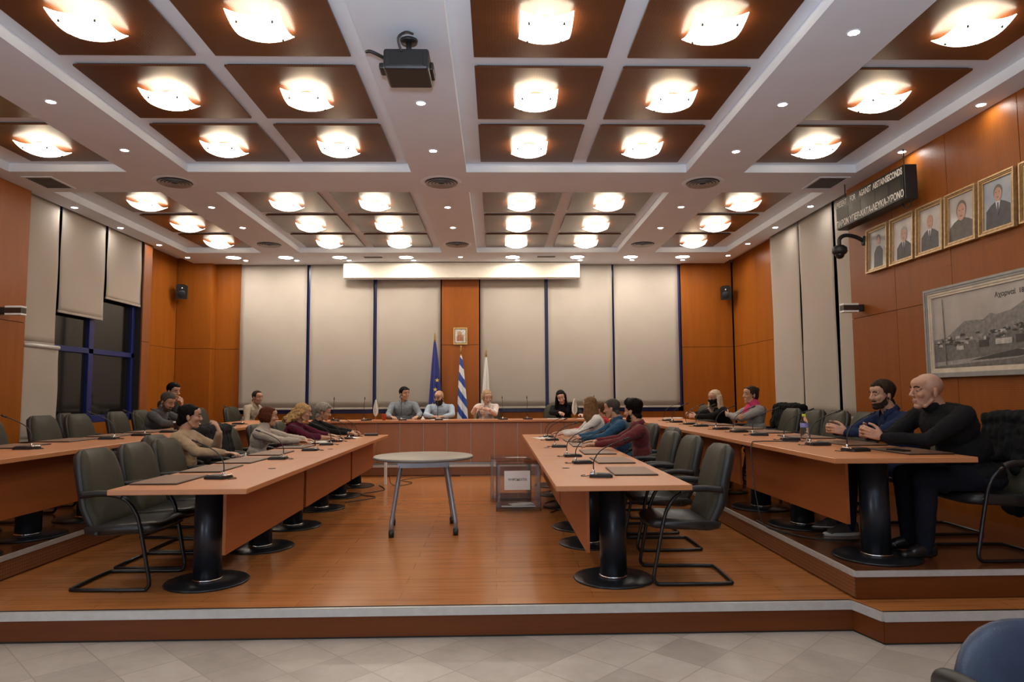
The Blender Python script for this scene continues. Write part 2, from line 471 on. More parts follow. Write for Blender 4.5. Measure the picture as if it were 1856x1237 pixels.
window('window_4', 'Y', 13.5, -.3, 3.7, 1.0, 4.0, [1.01, 2.34], [], 1)
# blinds
def blind(axis, pos, a0, a1, z0, z1, label, sign, lip=0):
    t = thing('roller_blind', label, 'blind', ((pos, (a0 + a1) / 2, z0) if axis == 'X' else ((a0 + a1) / 2, pos, z0)), 0, 'roller blinds over the windows')
    L = (a1 - a0) / 2; H = z1 - z0
    f = MB(); b = MB(); r = MB()
    def fab(u, v):
        a = -L + 2 * L * u; z = .02 + (H - .06) * v
        w = .006 * math.sin(u * 7 + v * 2) * (1 - v) + .004 * math.sin(v * 9 + u * 3)
        return (w, a, z) if axis == 'X' else (a, w, z)
    f.grid(fab, 14, 20, .003); f.build('fabric', 'blind', t)
    if axis == 'X':
        b.box(-.012, .012, -L, L, 0, .035, .006); r.cyl((0, -L, H - .03), (0, L, H - .03), .028)
    else:
        b.box(-L, L, -.012, .012, 0, .035, .006); r.cyl((-L, 0, H - .03), (L, 0, H - .03), .028)
    b.build('bottom_bar', 'blind', t); r.build('roller_tube', 'alu', t)
    return t
blind('X', -5.9, 8.56, 9.24, 2.03, 4.02, 'pale roller blind nearest the camera on the left window wall, lowered over a second one', 1)
blind('X', -5.85, 8.56, 9.26, .8, 2.04, 'pale blind panel covering the lower left window beside the wood wall', 1)
blind('X', -5.92, 9.32, 10.37, 2.5, 4.02, 'middle pale roller blind on the left window wall, stopped above dark glass', 1)
blind('X', -5.92, 10.43, 11.44, 2.84, 4.02, 'farthest and most raised roller blind on the left window wall', 1)
blind('X', 4.62, 8.4, 9.02, 1.0, 4.02, 'pale roller blind beside the portraits on the right wall', -1)
blind('X', 4.62, 9.1, 10.12, 1.0, 4.02, 'middle pale roller blind of the three on the right wall', -1)
blind('X', 4.62, 10.16, 11.2, 1.0, 4.02, 'pale roller blind on the right wall nearest the back corner', -1)
nm = ['leftmost roller blind on the back wall, beside the corner pillar', 'second roller blind from the left on the back wall',
      'roller blind on the back wall just left of the wood pillar with the icon',
      'roller blind on the back wall just right of the wood pillar with the icon', 'second roller blind from the right on the back wall',
      'rightmost roller blind on the back wall, next to the wood panelling']
for (a, b), l in zip([(-5.0, -3.71), (-3.645, -2.405), (-2.335, -1.08), (-.3, .975), (1.045, 2.32), (2.36, 3.64)], nm):
    blind('Y', 13.43, a, b, 1.075, 3.99, l, 1)
# projection screen case under the ceiling
t = thing('projection_screen', 'long cream projection screen case under the ceiling at the back wall', 'screen', (-.645, 13.22, 3.62))
m = MB(); m.box(-2.3, 2.3, -.06, .06, 0, .3, .01); m.build('case', 'screen_case', t)
m = MB(); m.box(-2.24, 2.24, -.012, .012, -.02, .0, .003); m.build('bottom_bar', 'white', t)
for s in (-1, 1):
    m = MB(); m.box(s * 1.7 - .03, s * 1.7 + .03, -.02, .02, .3, .312); m.build('mounting_bracket', 'alu', t)
# ================================================================== ceiling lamps
lamp = thing('ceiling_lamp', 'x', 'lamp', group='square glass ceiling lamps')
def sag(u, v):
    a, b = 2 * u - 1, 2 * v - 1
    return (.185 * a, .185 * b, -.12 + .05 * (a * a + b * b) - .006 * a * a * b * b)
m = MB(); m.grid(sag, 10, 10, .005); m.build('glass_shade', 'glass_lamp', lamp)
m = MB(); m.lathe([(0, -.022), (.05, -.02), (.062, -.008), (.064, 0), (0, 0)]); m.cyl((0, 0, -.02), (0, 0, -.105), .006)
m.build('canopy', 'alu', lamp)
m = MB(); m.cyl((-.055, 0, -.05), (.055, 0, -.05), .016, seg=12); m.build('bulb', 'bulb', lamp)
for sx in (-1, 1):
    for sy in (-1, 1):
        p = sag(.5 + sx * .33, .5 + sy * .33)
        m = MB(); m.cyl((p[0], p[1], p[2] + .012), (p[0], p[1], p[2] - .012), .008, seg=10); m.build('clip', 'black', lamp)
LK = Kind(lamp)
colname = ['far left', 'left block, left', 'left block, right', 'right block, left', 'right block, right', 'far right']
rear = ['first', 'second', 'third']
for bi, rows in enumerate(PANY):
    for ri, (y0, y1) in enumerate(rows):
        if bi == 0 and ri < 1: continue
        ci = 0
        for cols in PANX:
            for x0, x1 in cols:
                if bi == 0 and ri <= 1: lab = 'lit glass ceiling lamp, %s column, marble floor side, row %s' % (colname[ci], ORD[ri])
                elif bi == 0: lab = 'glowing curved glass ceiling lamp, %s column, %s row of the large front coffers' % (colname[ci], ORD[ri - 2])
                else: lab = 'glowing curved glass ceiling lamp, %s column, %s row of the rear coffers' % (colname[ci], rear[ri])
                LK.put(((x0 + x1) / 2, (y0 + y1) / 2, 3.999), 0, lab); ci += 1

# ------------------------------------------------------------------ downlights
def make_dl(name, r, lum, cat_label, group):
    t = thing(name, cat_label, 'downlight', group=group)
    m = MB(); m.lathe([(r * 1.05, .004), (r * 1.12, -.006), (r * 1.4, -.004), (r * 1.42, .0)], seg=28); m.build('trim_ring', 'cool_tinted_white', t)
    m = MB(); m.lathe([(0, -.0035), (r * 1.08, -.0035), (r * 1.08, .001), (0, .001)], seg=24); m.build('lens', lum, t)
    return Kind(t)
DL = make_dl('ceiling_downlight', .034, 'led', 'x', 'small round downlights in the white ceiling')
spots = [(-3.87, [4.65, 5.87, 7.06, 9.25, 10.4], 'left beam'), (-.65, [5.87, 7.06, 9.25, 10.4, 12.67], 'middle beam'),
         (2.58, [4.65, 5.87, 7.06, 9.23, 10.42], 'right beam'), (4.38, [5.86, 7.06, 9.2, 10.4, 11.56, 12.57], 'strip along the right wall'),
         (-5.72, [5.86, 7.06, 9.26, 10.4, 11.6, 12.68], 'strip along the left wall')]
for x, yy, w in spots:
    for i, y in enumerate(yy):
        DL.put((x, y, ZC), 0, 'small lit downlight, %s from the front on the %s' % (ORD[i], w))
BIG = make_dl('ceiling_downlight', .115, 'led_big', 'x', 'large round downlights before the back wall')
bx = [-4.88, -3.91, -2.91, -1.67, .33, 1.55, 2.56, 3.55]
for i, x in enumerate(bx):
    BIG.put((x, 12.69, ZC), 0, 'large round lit downlight, %s from the left in the row before the back wall' % ORD[i])
    DL.put((x * .995 + .1, 12.98, ZC), 0, 'tiny lit spot just behind the %s large downlight from the left' % ORD[i])

# ------------------------------------------------------------------ air vents
def round_vent():
    t = thing('ceiling_vent', 'x', 'vent', group='round air diffusers in the ceiling')
    m = MB(); m.lathe([(.2, -.004), (.245, -.002), (.25, 0), (.2, 0)], seg=40); m.build('flange', 'cool_tinted_white', t)
    m = MB(); m.lathe([(0, -.002), (.2, -.002), (.2, .0), (0, .0)], seg=32); m.build('dark_core', 'black', t)
    for k, r in enumerate((.04, .08, .12, .16)):
        m = MB(); m.lathe([(r, -.012), (r + .028, -.022), (r + .03, -.02), (r + .004, -.008), (r, -.012)], seg=32); m.build('ring', 'vent_grey', t)
    return Kind(t)
MT['vent_grey'] = plain('vent_grey', (.4, .42, .44), .45, .1)
RV = round_vent()
for y, w in ((8.14, 'between the front and rear coffers'), (11.57, 'behind the rear coffers')):
    for x, s in ((-3.85, 'left'), (-.65, 'middle'), (2.55, 'right')):
        RV.put((x, y, ZC), 0, 'round grey air diffuser, %s beam, %s' % (s, w))
def rect_vent(x, y, w, d, label):
    t = thing('ceiling_vent', label, 'vent', (x, y, ZC), 0, 'rectangular air grilles in the ceiling')
    m = MB(); m.box(-w / 2, w / 2, -d / 2, d / 2, -.003, 0); m.build('dark_core', 'vent_dark', t)
    m = MB()
    for a, b, c, e in ((-w / 2 - .03, w / 2 + .03, -d / 2 - .03, -d / 2), (-w / 2 - .03, w / 2 + .03, d / 2, d / 2 + .03), (-w / 2 - .03, -w / 2, -d / 2, d / 2), (w / 2, w / 2 + .03, -d / 2, d / 2)):
        m.box(a, b, c, e, -.008, 0)
    m.build('flange', 'cool_tinted_white', t)
    m = MB(); n = 9
    for k in range(n):
        yy = -d / 2 + d * (k + .5) / n; m.box(-w / 2, w / 2, yy - .004, yy + .004, -.007, -.003)
    m.build('louvres', 'vent_grey2', t)
MT['vent_dark'] = plain('vent_dark', (.07, .06, .055), .6); MT['vent_grey2'] = plain('vent_grey2', (.13, .115, .105), .6)
rect_vent(-5.36, 8.17, .3, .42, 'dark rectangular air grille near the left wall')
rect_vent(4.08, 8.15, .32, .42, 'dark rectangular air grille near the right wall by the vote board')
rect_vent(-2.28, 12.66, .34, .16, 'small rectangular grille left of centre among the rear downlights')
rect_vent(.96, 12.63, .34, .16, 'small rectangular grille right of centre among the rear downlights')

# ------------------------------------------------------------------ projector
t = thing('projector', 'black projector hanging from the middle ceiling beam', 'projector', (-.62, 4.8, 3.64))
MT['proj'] = plain('proj', (.014, .015, .019), .42, var=.15)
m = MB(); m.box(-.16, .16, -.16, .16, 0, .15, .018); m.build('body', 'proj', t)
m = MB(); m.box(-.12, .12, -.164, -.15, .02, .12, .004); m.build('back_panel', 'black', t)
m = MB(); m.box(-.2, -.155, -.1, .02, .03, .075, .01); m.box(.155, .185, -.08, .1, .03, .09, .01); m.build('side_brace', 'black', t)
m = MB(); m.cyl((0, 0, .15), (0, 0, .29), .02); m.box(-.07, .07, -.07, .07, .15, .165, .004); m.lathe([(0, .27), (.06, .27), (.065, .289), (0, .289)]); m.build('ceiling_mount', 'black', t)
m = MB(); m.cyl((0, .15, .07), (0, .185, .07), .045, seg=24); m.build('lens', 'black_gloss', t)
m = MB(); m.tube([(-.03, -.16, .12), (-.05, -.2, .2), (.0, -.19, .25), (.04, -.1, .285)], .008, sub=6)
m.tube([(-.15, -.1, .1), (-.24, -.16, .12), (-.28, -.14, .13)], .012, sub=5); m.build('cable', 'black', t)

# ================================================================== right wall furniture  (local x runs left to right as seen, -y faces the room)
RW = -PI / 2
MT['gold_frame'] = plain('gold_frame', (.26, .15, .06), .4, .4, var=.35, scale=30)
MT['gold_frame2'] = plain('gold_frame2', (.46, .31, .15), .35, .4, var=.2, scale=30)
MT['skin_print'] = plain('skin_print', (.42, .24, .17), .5, var=.12, scale=12)
MT['suit_print'] = plain('suit_print', (.05, .05, .055), .5, var=.2)
MT['suit_print2'] = plain('suit_print2', (.085, .075, .07), .5, var=.2)
MT['hair_print'] = plain('hair_print', (.12, .1, .09), .5, var=.3)
MT['hair_print_grey'] = plain('hair_print_grey', (.3, .29, .28), .5, var=.2)
MT['shirt_print'] = plain('shirt_print', (.5, .5, .52), .5)
MT['tie_print'] = plain('tie_print', (.08, .07, .1), .5)
def bg_print(name, a, b):
    m, nt, bs = new_mat(name)
    nt.links.new(ramp(nt, noise_tex(nt, coords(nt), 4, 2), [(.35, a), (.65, b)]), bs.inputs['Base Color'])
    bs.inputs['Roughness'].default_value = .3; bs.inputs['Coat Weight'].default_value = .4; bs.inputs['Coat Roughness'].default_value = .12
    return m
MT['bg1'] = bg_print('bg1', (.22, .24, .26), (.36, .36, .34)); MT['bg2'] = bg_print('bg2', (.33, .31, .3), (.44, .41, .39)); MT['bg3'] = bg_print('bg3', (.24, .3, .38), (.38, .4, .42))
def ell(cx, cz, rx, rz, n=28, a0=0., a1=2 * PI):
    return [(cx + rx * math.cos(a0 + (a1 - a0) * k / n), cz + rz * math.sin(a0 + (a1 - a0) * k / n)) for k in range(n)]
XZ = Matrix(((1, 0, 0, 0), (0, 0, -1, 0), (0, 1, 0, 0), (0, 0, 0, 1)))     # plan outline -> upright sheet, thickness towards -y
def sheet(parent, name, mat, outline, lvl, th=.0008):
    mb = MB(); mb.prism(outline, lvl, lvl + th, mat=XZ); return mb.build(name, mat, parent)
def frame4(parent, name, mats, w, h, fw, d0, d1, steps=3):
    """profiled picture frame, outer size w x h"""
    for (k, mat) in enumerate(mats):
        mb = MB(); a = fw * k / len(mats); b = fw * (k + 1) / len(mats)
        dd = d0 + (d1 - d0) * (1 - k / len(mats))
        W, H = w / 2, h / 2
        for out in ([(-W + a, -H + a), (W - a, -H + a), (W - b, -H + b), (-W + b, -H + b)], [(-W + a, H - a), (W - a, H - a), (W - b, H - b), (-W + b, H - b)],
                    [(-W + a, -H + a), (-W + b, -H + b), (-W + b, H - b), (-W + a, H - a)], [(W - a, -H + a), (W - b, -H + b), (W - b, H - b), (W - a, H - a)]):
            mb.prism(out, 0, dd, mat=XZ)
        mb.build(name, mat, parent)
def portrait(y, label, bg, kind):
    t = thing('framed_portrait', label, 'portrait', (XR - .003, y, 3.03), RW, 'gilt framed portraits in a row on the right wall')
    t.rotation_euler = (-.05, 0, RW)
    w, h = .435, .53
    frame4(t, 'frame', ['gold_frame2', 'gold_frame', 'gold_frame2'], w, h, .045, .016, .038)
    W, H = w / 2 - .043, h / 2 - .043
    sheet(t, 'photo_print', bg, [(-W, -H), (W, -H), (W, H), (-W, H)], .008)
    hx, hz, hr = kind.get('head', (0, .06, .055)); suit = kind.get('suit', 'suit_print')
    s = kind.get('wide', .13)
    sheet(t, 'suit_figure', suit, [(-W * .98 if s > .16 else hx - s, -H), (min(W, hx + s), -H), (min(W, hx + s * .98), hz - .13), (hx + s * .6, hz - .095), (hx + .03, hz - .07), (hx - .03, hz - .07), (hx - s * .6, hz - .095), (max(-W, hx - s * .98), hz - .14)], .0092)
    if kind.get('shirt', True):
        sheet(t, 'shirt_figure', 'shirt_print', [(hx - .032, hz - .07), (hx, hz - .2), (hx + .03, hz - .07)], .0102)
        sheet(t, 'tie_figure', 'tie_print', [(hx - .009, hz - .085), (hx + .009, hz - .085), (hx + .013, hz - .17), (hx, hz - .2), (hx - .012, hz - .17)], .0112)
    sheet(t, 'hair_figure', kind.get('hair', 'hair_print'), ell(hx, hz + .012, hr * 1.02, hr * 1.32), .0105)
    sheet(t, 'face_figure', 'skin_print', ell(hx + .002, hz - .01, hr * .86, hr * 1.2), .0118)
    for s_ in (-1, 1):
        sheet(t, 'eye_figure', 'hair_print', ell(hx + s_ * hr * .36, hz + .008, hr * .17, hr * .08, 10), .0128, .0004)
    sheet(t, 'mouth_figure', 'tie_print', ell(hx, hz - hr * .72, hr * .3, hr * .07, 10), .0128, .0004)
portrait(7.79, 'smallest looking gilt framed portrait, at the far end beside the dome camera', 'bg1', dict(head=(.01, .1, .042), wide=.09, shirt=False))
portrait(7.3, 'gilt framed portrait, second from the dome camera, man with grey swept hair', 'bg2', dict(head=(.02, .05, .06), hair='hair_print_grey', wide=.13))
portrait(6.82, 'gilt framed portrait, third from the dome camera, balding man in suit and tie', 'bg2', dict(head=(-.01, .07, .05), hair='skin_print', wide=.14))
portrait(6.35, 'gilt framed portrait of a long haired person in a plain dark top', 'bg2', dict(head=(.0, .06, .07), wide=.17, shirt=False, suit='suit_print2', hair='hair_print'))
portrait(5.87, 'gilt framed portrait of a dark haired man in suit before a blue backdrop', 'bg3', dict(head=(.0, .09, .052), wide=.15))
portrait(5.38, 'gilt framed portrait cut off by the right edge of the photo', 'bg1', dict(head=(.0, .08, .052), wide=.14))

# the old town photograph
MT['bw_sky'] = bg_print('bw_sky', (.3, .28, .255), (.37, .345, .32))
for n_, c_ in (('bw_hill', .17), ('bw_hill2', .12), ('bw_field', .1), ('bw_dark', .03), ('bw_house', .4), ('bw_house2', .22), ('bw_road', .26), ('bw_pole', .11)):
    MT[n_] = plain(n_, (c_, c_ * .94, c_ * .88), .5, var=.3, scale=25)
MT['frame_grey'] = plain('frame_grey', (.25, .245, .235), .4, var=.12); MT['frame_cream'] = plain('frame_cream', (.55, .48, .38), .45)
t = thing('framed_picture', 'large framed black and white photograph of an old town below hills', 'picture', (XR - .003, 5.85, 1.945), RW)
w, h = 2.2, .9
frame4(t, 'frame', ['frame_grey', 'frame_grey', 'frame_cream', 'frame_cream'], w, h, .09, .014, .045)
W, H = w / 2 - .088, h / 2 - .088
sheet(t, 'photo_print', 'bw_sky', [(-W, -H), (W, -H), (W, H), (-W, H)], .006)
sheet(t, 'hill_figure', 'bw_hill', [(-W, -.1), (W, -.1), (W, .17), (.75, .16), (.5, .19), (.3, .2), (.2, .18), (.05, .12), (-.12, .1), (-.2, .12), (-.3, .07), (-.45, .08), (-.55, .08), (-.7, .0), (-.82, -.06), (-W, -.07)], .007)
sheet(t, 'field_figure', 'bw_hill2', [(-W, -H), (W, -H), (W, -.04), (.4, -.02), (-.2, -.08), (-.6, -.12), (-W, -.1)], .008)
sheet(t, 'road_figure', 'bw_road', [(-W, -.3), (-.3, -.27), (.2, -.22), (.6, -.24), (W, -.22), (W, -.26), (.4, -.28), (-.1, -.31), (-W, -.34)], .009)
sheet(t, 'bank_figure', 'bw_dark', [(-.5, -.3), (-.2, -.26), (.1, -.225), (.35, -.26), (.1, -.29)], .0098)
sheet(t, 'bank_figure', 'bw_field', [(-W, -H), (W, -H), (W, -.3), (0, -.34), (-W, -.35)], .0094)
rnd = random.Random(3); mbs = {k: MB() for k in ('bw_house', 'bw_house2', 'bw_dark')}
for i in range(150):
    x = rnd.uniform(-W + .03, W - .05); base = -.14 + .1 * (x + W) / (2 * W) + rnd.uniform(-.03, .06)
    ww = rnd.uniform(.008, .03); hh = rnd.uniform(.008, .026); k = rnd.choice(['bw_house', 'bw_house2', 'bw_dark', 'bw_dark'])
    mbs[k].prism([(x - ww, base), (x + ww, base), (x + ww, base + hh), (x, base + hh * 1.3), (x - ww, base + hh)], .0096 + i * 1.2e-5, .0098 + i * 1.2e-5, mat=XZ)
for x, z, ww, hh, k in ((-.05, -.17, .1, .05, 'bw_house'), (.28, -.17, .09, .08, 'bw_house'), (.5, -.14, .14, .1, 'bw_house2'), (.24, .06, .02, .06, 'bw_house2'), (-.62, -.19, .05, .04, 'bw_house'), (.33, -.16, .025, .06, 'bw_dark'), (-.3, -.18, .06, .06, 'bw_dark'), (.15, -.17, .06, .07, 'bw_dark')):
    mbs[k].prism([(x - ww, z), (x + ww, z), (x + ww, z + hh), (x - ww, z + hh)], .0118, .0122, mat=XZ)
mbs['bw_house2'].prism(ell(.24, .12, .022, .03, 14), .0118, .0122, mat=XZ)
for k, mb in mbs.items(): mb.build('townscape_figure', k, t)
m = MB(); m.prism([(-.84, -.33), (-.825, -.33), (-.845, .33), (-.855, .33)], .0128, .0132, mat=XZ); m.build('mast_figure', 'bw_pole', t)
MT['ink'] = plain('ink', (.02, .02, .02), .5)
TX = Matrix(((1, 0, 0, 0), (0, 0, 1, 0), (0, 1, 0, 0), (0, 0, 0, 1)))
def TXm(x, y, z): return Matrix.Translation((x, y, z)) @ Matrix.Rotation(PI / 2, 4, 'X')
text_mesh('Αχαρναί  1890 - 1900', .062, .0004, 'ink', 'title_text', t, TXm(.16, -.0085, .27), .0008)

# vote board
t = thing('vote_board', 'black electronic vote display board with white lettering above the portraits', 'display', (4.27, 7.59, 3.55), RW)
MT['board_glass'] = plain('board_glass', (.008, .0075, .007), .35, var=.2, spec=.25); MT['board_text'] = plain('board_text', (.75, .74, .7), .45); MT['board_dim'] = plain('board_dim', (.02, .016, .011), .4, spec=.25)
m = MB(); m.box(-.71, .71, .012, .15, -.185, .185, .008); m.build('housing', 'black', t)
m = MB(); m.box(-.70, .70, 0, .02, -.178, .178, .003); m.build('display_panel', 'board_glass', t)
for x in (-.5, -.22, .08, .34, .57):
    m = MB(); m.box(x - .09, x + .09, -.002, .004, -.075, .055, .002); m.build('digit_window', 'board_dim', t)
for s, x, wd in (('PRESENT', -.565, .62), ('FOR', -.3, .66), ('AGAINST', -.03, .62), ('ABSTAIN', .265, .66), ('SECONDS', .545, .66)):
    text_mesh(s, .1, .0008, 'board_text', 'english_lettering', t, TXm(x, -.0015, .115), .0034 if s == 'SECONDS' else .0012, wd)
text_mesh('ΠΑΡΩΝ ΥΠΕΡ-ΚΑΤΑ-ΛΕΥΚΑ-ΧΡΟΝΟ', .105, .0008, 'board_text', 'greek_lettering', t, TXm(0, -.0015, -.125), .0016, .79)
for x in (-.62, .6):
    m = MB(); m.cyl((x, .08, .18), (x, .08, .379), .006); m.build('hanging_rod', 'black', t)
m = MB(); m.tube([(.5, .1, -.18), (.55, .1, -.24), (.64, .1, -.245), (.68, .1, -.18)], .006, sub=6); m.build('cable_loop', 'black', t)

# dome camera and beam sensors
t = thing('dome_camera', 'black dome security camera on a curved arm at the right wall', 'camera', (XR - .003, 8.08, 3.19))
m = MB(); m.lathe([(0, 0), (.06, 0), (.06, .02), (.03, .03), (0, .03)], mat=Matrix.Rotation(-PI / 2, 4, 'Y')); m.build('wall_plate', 'black', t)
m = MB(); m.tube([(-.02, 0, 0), (-.12, 0, .05), (-.24, 0, .065), (-.31, 0, .02), (-.315, 0, -.06)], .024, sub=8); m.build('arm', 'black', t)
m = MB(); m.lathe([(0, -.02), (.05, -.03), (.085, -.06), (.088, -.11), (.07, -.135), (0, -.135)], c=(-.315, 0, -.03)); m.build('housing', 'black', t)
m = MB(); m.sphere((-.315, 0, -.165), (.055, .055, .06)); m.build('dome', 'black_gloss', t)
def sensor(x, y, z, s, label):
    t = thing('wall_sensor', label, 'sensor', (x, y, z), 0, 'striped box sensors on the side walls')
    m = MB(); m.box(s * .0, s * .07, -.045, .045, -.04, .04, .006) if s > 0 else m.box(s * .07, 0, -.045, .045, -.04, .04, .006); m.build('bracket', 'black', t)
    a, b = sorted((s * .07, s * .26))
    m = MB(); m.box(a, b, -.05, .05, .032, .055, .004); m.box(a, b, -.05, .05, -.055, -.032, .004); m.build('white_shell', 'white', t)
    m = MB(); m.box(a + .004, b - .004, -.047, .047, -.033, .033, .003); m.build('dark_lens', 'sensor_lens', t)
MT['sensor_lens'] = plain('sensor_lens', (.04, .025, .02), .25)
sensor(XR - .004, 8.2, 2.38, -1, 'white and dark striped sensor box on the right wall under the dome camera')
sensor(XL + .004, 8.1, 2.37, 1, 'white and dark striped sensor box on the left wood wall')
t = thing('exit_sign', 'small green emergency exit light high on the left wood wall', 'sign', (XL + .004, 7.75, 3.32))
MT['green_light'] = emit('green_light', (.2, .8, .35), .8)
m = MB(); m.box(0, .06, -.16, .16, -.05, .05, .006); m.build('housing', 'white', t)
m = MB(); m.box(.06, .066, -.13, .13, -.032, .032, .002); m.build('green_face', 'green_light', t)

# loudspeakers
def speaker(x, y, z, rz, label):
    t = thing('wall_speaker', label, 'speaker', (x, y, z), rz, 'small black loudspeakers in the back corners')
    m = MB(); m.prism([(-.1, -.09), (.1, -.09), (.07, .09), (-.07, .09)], -.13, .13, bev=.01, mat=Matrix.Rotation(.3, 4, 'X')); m.build('cabinet', 'black', t)
    m = MB(); m.lathe([(0, 0), (.065, .004), (.07, 0)], mat=Matrix.Rotation(.3, 4, 'X') @ Matrix.Translation((0, -.094, -.03)) @ Matrix.Rotation(PI / 2, 4, 'X')); m.build('woofer', 'proj', t)
    m = MB(); m.lathe([(0, .004), (.016, .002), (.018, 0)], mat=Matrix.Rotation(.3, 4, 'X') @ Matrix.Translation((0, -.094, .075)) @ Matrix.Rotation(PI / 2, 4, 'X')); m.build('tweeter', 'chrome', t)
    m = MB(); m.tube([(0, .08, 0), (0, .15, .0), (0, .2, .02)], .015); m.box(-.04, .04, .19, .205, -.05, .09, .004); m.build('wall_bracket', 'black', t)
speaker(-5.99, 13.06, 3.35, .5, 'small black loudspeaker on the left corner pillar')
speaker(4.56, 13.28, 3.33, -.35, 'small black loudspeaker in the right back corner')

# icon on the pillar
t = thing('icon', 'small silver and gold framed icon on the back pillar', 'icon', (-.69, 13.398, 2.5))
MT['silver'] = plain('silver', (.62, .6, .56), .3, .8, var=.35, scale=60, bmp=.4, bscale=90); MT['icon_paint'] = plain('icon_paint', (.35, .14, .06), .5, var=.4, scale=30)
frame4(t, 'frame', ['brass', 'gold_frame'], .27, .33, .035, .01, .022)
sheet(t, 'silver_cover', 'silver', [(-.1, -.13), (.1, -.13), (.1, .13), (-.1, .13)], .006)
sheet(t, 'halo', 'gold_frame2', ell(-.015, .05, .05, .05), .0075); sheet(t, 'halo', 'gold_frame2', ell(.045, .0, .03, .03), .0078)
sheet(t, 'robe_figure', 'icon_paint', [(-.07, -.1), (.07, -.1), (.06, -.02), (.02, .03), (-.04, .03), (-.075, -.02)], .0086)
sheet(t, 'face_figure', 'skin_print', ell(-.015, .045, .022, .03), .0095); sheet(t, 'face_figure', 'skin_print', ell(.045, -.002, .014, .018), .0098)

# ================================================================== flags on poles behind the dais
def flag_mat(name, kind):
    m, nt, b = new_mat(name); v = coords(nt)
    if kind == 'stripes':
        sp = nt.nodes.new('ShaderNodeSeparateXYZ'); nt.links.new(v, sp.inputs[0])
        s = math_n(nt, 'ADD', math_n(nt, 'MULTIPLY', sp.outputs[2], 3.1), math_n(nt, 'MULTIPLY', sp.outputs[0], 4.5))
        f = math_n(nt, 'LESS_THAN', math_n(nt, 'FRACT', math_n(nt, 'ADD', s, math_n(nt, 'MULTIPLY', noise_tex(nt, v, 4), .35))), .5)
        c = mix_col(nt, f, (.015, .06, .32), (.72, .72, .74))
    else:
        c0 = dict(blue=(.012, .022, .2), white=(.75, .74, .7))[kind]
        c = ramp(nt, noise_tex(nt, v, 5), [(.3, mul(c0, .85)), (.7, c0)])
    nt.links.new(c, b.inputs['Base Color']); b.inputs['Roughness'].default_value = .6; b.inputs['Sheen Weight'].default_value = .2
    return m
MT['flag_blue'] = flag_mat('flag_blue', 'blue'); MT['flag_stripes'] = flag_mat('flag_stripes', 'stripes'); MT['flag_white'] = flag_mat('flag_white', 'white')
MT['star'] = plain('star', (.75, .55, .06), .5)
def flag(x, y, top, ctop, cbot, wid, mat, label, seed, lean=0.):
    t = thing('flag_on_pole', label, 'flag', (x, y, ZP)); H = top - ZP
    m = MB(); m.lathe([(0, 0), (.15, 0), (.15, .02), (.05, .045), (.02, .09), (0, .09)]); m.build('base', 'brass', t)
    m = MB(); m.cyl((0, 0, .08), (0, 0, H - .16), .013); m.build('pole', 'brass', t)
    m = MB(); m.lathe([(0, H - .17), (.024, H - .16), (.012, H - .12), (.026, H - .09), (.008, H - .05), (.02, H - .03), (0, H)]); m.build('finial', 'brass', t)
    a, b = ctop - ZP, cbot - ZP
    def fn(u, v):
        th = u * 2 * PI; q = v ** .8
        r = .018 + wid * q * (.62 + .38 * math.sin(th * 4 + seed + v * 1.5)) * (.75 + .25 * math.sin(th + seed))
        z = a + (b - a) * v + .05 * math.sin(th + seed) * v
        return (r * math.cos(th) + lean * v, r * math.sin(th) * .7, z)
    m = MB(); m.grid(fn, 64, 24); bmesh.ops.remove_doubles(m.bm, verts=m.bm.verts[:], dist=1e-4); c = m.build('cloth', mat, t, smooth=True)
    return t, c
t, c = flag(-1.175, 13.2, 2.55, 2.38, 1.1, .16, 'flag_blue', 'blue flag with yellow stars behind the bearded man', .4)
def star(cx, cz, r):
    return [(cx + (r if k % 2 == 0 else r * .42) * math.sin(k * PI / 5), cz + (r if k % 2 == 0 else r * .42) * math.cos(k * PI / 5)) for k in range(10)]
for cx, cz in ((.055, 1.45), (.02, 1.27), (.03, 1.08), (-.03, .98)):
    m = MB(); m.prism(star(cx, cz, .045), .088, .092, mat=XZ); o = m.build('star', 'star', c)
flag(-.67, 13.2, 2.31, 2.1, .5, .155, 'flag_stripes', 'blue and white striped flag on a pole in front of the pillar', 1.7)
t, c = flag(-.185, 13.2, 2.24, 2.08, .9, .125, 'flag_white', 'plain white flag on a brass pole behind the blond woman', 2.9, -.03)
MT['logo_blue'] = plain('logo_blue', (.05, .12, .3), .5)
m = MB(); m.prism([(-.02, 1.1), (.06, 1.17), (.06, 1.185), (-.02, 1.12)], .07, .074, mat=XZ); m.build('emblem', 'logo_blue', c)

# unseen cool ceiling panels added behind the camera to brighten the room
MT['cool_fill'] = emit('cool_fill', (.93, .95, 1.), 4.6)
for i, (x, y) in enumerate([(-3.6, .7), (-.65, .7), (2.3, .7), (-3.6, -2.6), (-.65, -2.6), (2.3, -2.6)]):
    t = thing('fill_light_panel', 'added square cool fill light on the ceiling behind the camera, %s row, %s' % (('front', 'rear')[i // 3], ('left', 'middle', 'right')[i % 3]), 'lamp', (x, y, ZC), 0, 'added square fill lights behind the camera')
    m = MB(); m.box(-.3, .3, -.3, .3, -.004, 0); m.build('diffuser', 'cool_fill', t)
    m = MB()
    for q in ((-.33, .33, -.33, -.3), (-.33, .33, .3, .33), (-.33, -.3, -.3, .3), (.3, .33, -.3, .3)): m.box(*q, -.012, 0)
    m.build('frame', 'cool_tinted_white', t)

